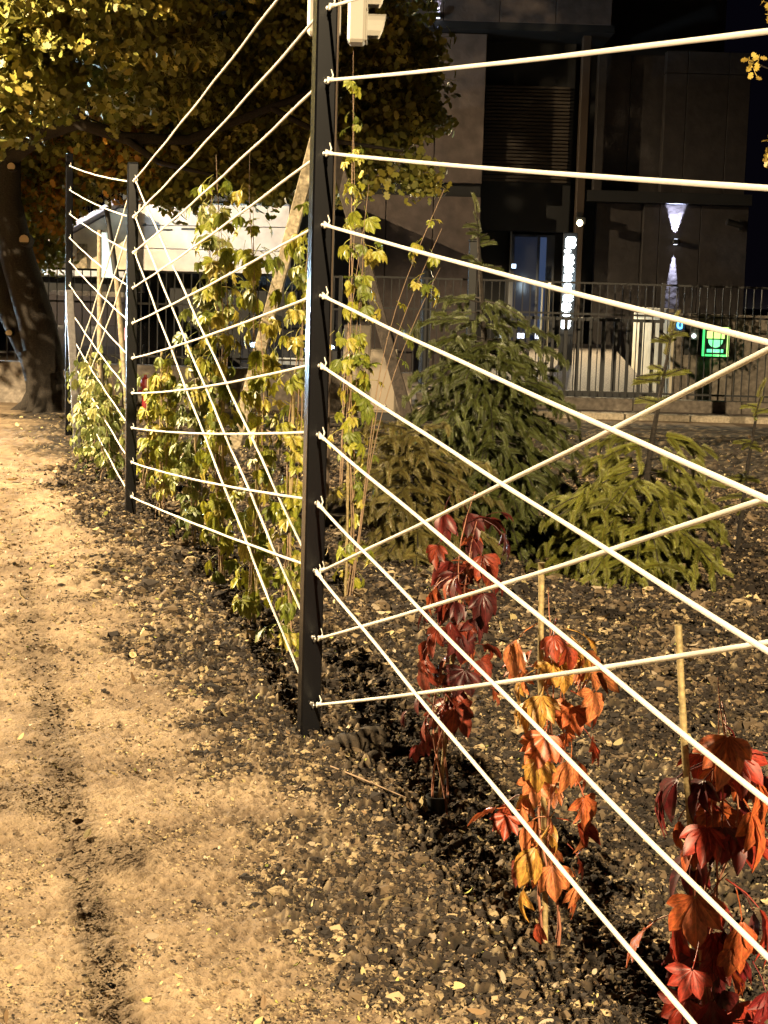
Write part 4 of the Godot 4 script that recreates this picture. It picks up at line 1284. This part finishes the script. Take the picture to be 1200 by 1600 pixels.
# ---------------------------------------------------------------- cars
func car(label: String, at: Vector3, turn: float, tall: float, paint: Material, head: float, tail: float, group := "") -> void:   # nose along +x
	var o := thing("parked_car", label, "car", at, group, turn)
	var k := tall / 1.48
	var W := 1.74
	var b := MB.new()
	b.prism([Vector2(-2.1, 0.3), Vector2(-2.14, 0.6), Vector2(-2.08, 0.92 * k), Vector2(-1.1, 0.98 * k), Vector2(0.9, 0.95 * k), Vector2(1.9, 0.8 * k), Vector2(2.1, 0.62 * k), Vector2(2.1, 0.3), Vector2(1.72, 0.2), Vector2(-1.75, 0.2)], Vector3.ZERO, Basis.IDENTITY, W)
	part(o, "body", b.mesh(paint))
	b = MB.new()
	b.prism([Vector2(-1.95, 0.93 * k), Vector2(-1.55, 1.4 * k), Vector2(-1.2, tall), Vector2(0.0, tall), Vector2(0.25, 1.42 * k), Vector2(0.95, 0.95 * k)], Vector3.ZERO, Basis.IDENTITY, W - 0.26)
	part(o, "cabin", b.mesh(paint))
	for s: float in [-1.0, 1.0]:
		b = MB.new()
		b.prism([Vector2(-1.75, 0.98 * k), Vector2(-1.45, 1.36 * k), Vector2(0.12, 1.37 * k), Vector2(0.7, 0.98 * k)], Vector3(0, 0, s * (W / 2 - 0.124)), Basis.IDENTITY, 0.012)
		part(o, "side_window", b.mesh(M.glass))
		for x: float in [-1.35, 1.35]:
			b = MB.new()
			b.tube([Vector3(x, 0.31, s * (W / 2 - 0.19)), Vector3(x, 0.31, s * (W / 2 + 0.01))], [0.31, 0.31], 20)
			var wh := part(o, "wheel", b.mesh(M.black))
			b = MB.new()
			b.tube([Vector3(x, 0.31, s * (W / 2 + 0.01)), Vector3(x, 0.31, s * (W / 2 + 0.018))], [0.2, 0.18], 16)
			part(wh, "rim", b.mesh(M.steel))
		b = MB.new()
		b.lump(Vector3(2.02, 0.66 * k, s * 0.6), Vector3(0.07, 0.07, 0.14), 6, 10)
		part(o, "headlight", b.mesh(glow(0.6, 0.83, 1.0, head) if head > 0.0 else M.glass))
		b = MB.new()
		b.box(Vector3(-2.11, 0.8 * k, s * 0.68), Vector3(0.06, 0.2, 0.2), Basis.IDENTITY, 0.02)
		part(o, "tail_light", b.mesh(glow(1.0, 0.03, 0.04, tail) if tail > 0.0 else mat(0.25, 0.01, 0.01, 0.3)))
		if head > 0.0:
			var l := SpotLight3D.new()
			l.name = "headlight_light"
			l.light_color = Color(0.85, 0.93, 1.0)
			l.light_energy = minf(head * 0.02, 4.0)
			l.spot_angle = 30.0
			l.spot_angle_attenuation = 0.8
			l.spot_range = 40.0
			l.spot_attenuation = 2.0
			l.light_size = 0.07
			l.shadow_enabled = true
			o.add_child(l, true)
			l.position = Vector3(2.12, 0.66 * k, s * 0.6)
			l.rotation = Vector3(-0.12, -PI / 2, 0)
	b = MB.new()
	b.prism([Vector2(0.285, 1.4 * k), Vector2(0.3, 1.405 * k), Vector2(0.96, 0.965 * k), Vector2(0.94, 0.955 * k)], Vector3.ZERO, Basis.IDENTITY, W - 0.4)
	part(o, "windscreen", b.mesh(M.glass))
	b = MB.new()
	b.box(Vector3(2.1, 0.42, 0), Vector3(0.04, 0.12, 0.5), Basis.IDENTITY, 0.01)
	part(o, "number_plate", b.mesh(mat(0.6, 0.6, 0.58, 0.5)))

func build_cars() -> void:
	car("dark car with white headlights glimpsed through the creepers behind the fence", V(-1.65, 0.02, 29.6), -PI / 2, 1.48, mat(0.02, 0.02, 0.024, 0.25), 7.0, 0.0)
	car("dark car with red tail lights behind the fence near the tree", V(-5.1, 0.02, 29.3), PI / 2, 1.5, mat(0.03, 0.025, 0.025, 0.25), 0.0, 2.2)
	car("unseen tall white van off to the left, its headlights mirrored in the posts", V(-9.9, 0.02, 27.8), -PI / 2 + 0.35, 2.3, mat(0.5, 0.5, 0.5, 0.3), 5000.0, 0.0)  # out of view, headlights placed for the sheen on the post edges

func build_small_things() -> void:
	var h := thing("hydrant", "small red hydrant seen between the creepers left of the A-frame", "hydrant", V(-3.15, 0, 21.0))
	var b := MB.new()
	b.lathe(V(-3.15, 0, 21.0), [[0.06, -0.03], [0.06, 0.04], [0.045, 0.05], [0.045, 0.34], [0.065, 0.35], [0.065, 0.38], [0.05, 0.44], [0.02, 0.47], [0.02, 0.5], [0.0, 0.5]], 14)
	wpart(h, "body", b.mesh(mat(0.2, 0.012, 0.012, 0.4)))
	b = MB.new()
	b.tube([V(-3.24, 0.27, 21.0), V(-3.06, 0.27, 21.0)], [0.028, 0.028], 10)
	wpart(h, "outlet", b.mesh(mat(0.2, 0.012, 0.012, 0.4)))
	var s := thing("tree_stake", "upright pale timber stake between the far trellis posts", "stake", V(-3.28, 0, 18.4))
	b = MB.new()
	b.tube([V(-3.28, -0.05, 18.4), V(-3.29, 2.25, 18.4)], [0.03, 0.028], 10)
	wpart(s, "shaft", b.mesh(M.timber))
	var l := thing("leaning_stake", "dark-topped timber stake leaning between the far trellis posts", "stake", V(-2.95, 0, 18.3))
	b = MB.new()
	b.tube([V(-2.92, -0.05, 18.3), V(-3.08, 1.72, 18.3)], [0.032, 0.03], 10)
	wpart(l, "shaft", b.mesh(M.timber))
	b = MB.new()  # upper length of the stake in black
	b.tube([V(-3.08, 1.72, 18.3), V(-3.2, 2.5, 18.3)], [0.034, 0.03], 10)
	wpart(l, "black_top", b.mesh(M.black))
	var c := thing("white_sheet", "pale bluish plastic sheet hung between the two tree stakes", "sheet", V(-3.2, 1.7, 18.35))
	b = MB.new()
	for r in 9:
		for q in 6:
			var f := r / 8.0
			var u := q / 5.0
			var x := lerpf(-3.26, -3.12 + 0.06 * f, u * (0.45 + 0.55 * f))
			b.vert(V(x, 2.22 - 0.5 * f, 18.35 + 0.018 * sin(u * 9.0 + f * 3.0)), V(0, 0, -1))
	for r in 8:
		for q in 5:
			var a := r * 6 + q
			b.face(a, a + 1, a + 7); b.face(a, a + 7, a + 6)
	var sheet := mat(0.3, 0.44, 0.62, 0.3)
	sheet.cull_mode = BaseMaterial3D.CULL_DISABLED
	wpart(c, "cloth", b.mesh(sheet))
	# clods heaped round the foot of the nearest post, a stick and a pot
	var st := thing("dry_stick", "thin dry stick lying on the sand right of the nearest post", "stick", on_ground(-0.02, 5.25))
	b = MB.new()
	b.tube([Vector3(-0.14, 0.012, -0.18), Vector3(-0.03, 0.02, -0.02), Vector3(0.12, 0.012, 0.15)], [0.003, 0.0035, 0.002], 5)
	part(st, "stick", b.mesh(M.stem))
	for n in 5:
		var p: Array = [[-0.1, 5.72, 0.05], [-0.02, 5.82, 0.045], [-0.17, 5.68, 0.03], [0.05, 5.7, 0.03], [0.0, 5.62, 0.025]][n]
		var w: Array = ["largest of the soil clods heaped at the nearest post's foot", "second soil clod heaped right of the nearest post's foot", "clod touching the front of the nearest post's foot", "rightmost of the soil clods near the nearest post", "small clod in front of those by the nearest post"]
		b = MB.new()
		b.lump(Vector3.ZERO, Vector3(p[2] * 1.4, p[2] * 0.8, p[2]), 8, 12)
		for k in b.v.size(): b.v[k] *= 1.0 + 0.35 * fine_noise.get_noise_3dv(b.v[k] * 1.2 + Vector3(n, 0, 0))
		var clod := thing("soil_clod", w[n], "clod", on_ground(p[0], p[1], -0.005), "clods at the nearest post")
		part(clod, "lump", b.mesh(worn(mat(0.1, 0.072, 0.045, 1.0), 9.0, 0.04, 0.4, 1.0, 6.0)))
	var pot := thing("plant_pot", "small black buried plant pot at the foot of the farthest red creeper", "pot", on_ground(0.2, 5.08))
	b = MB.new()
	b.lathe(Vector3.ZERO, [[0.028, -0.03], [0.034, 0.035], [0.037, 0.035], [0.037, 0.042], [0.03, 0.042], [0.027, 0.01], [0.0, 0.008]], 14)
	part(pot, "shell", b.mesh(M.black))
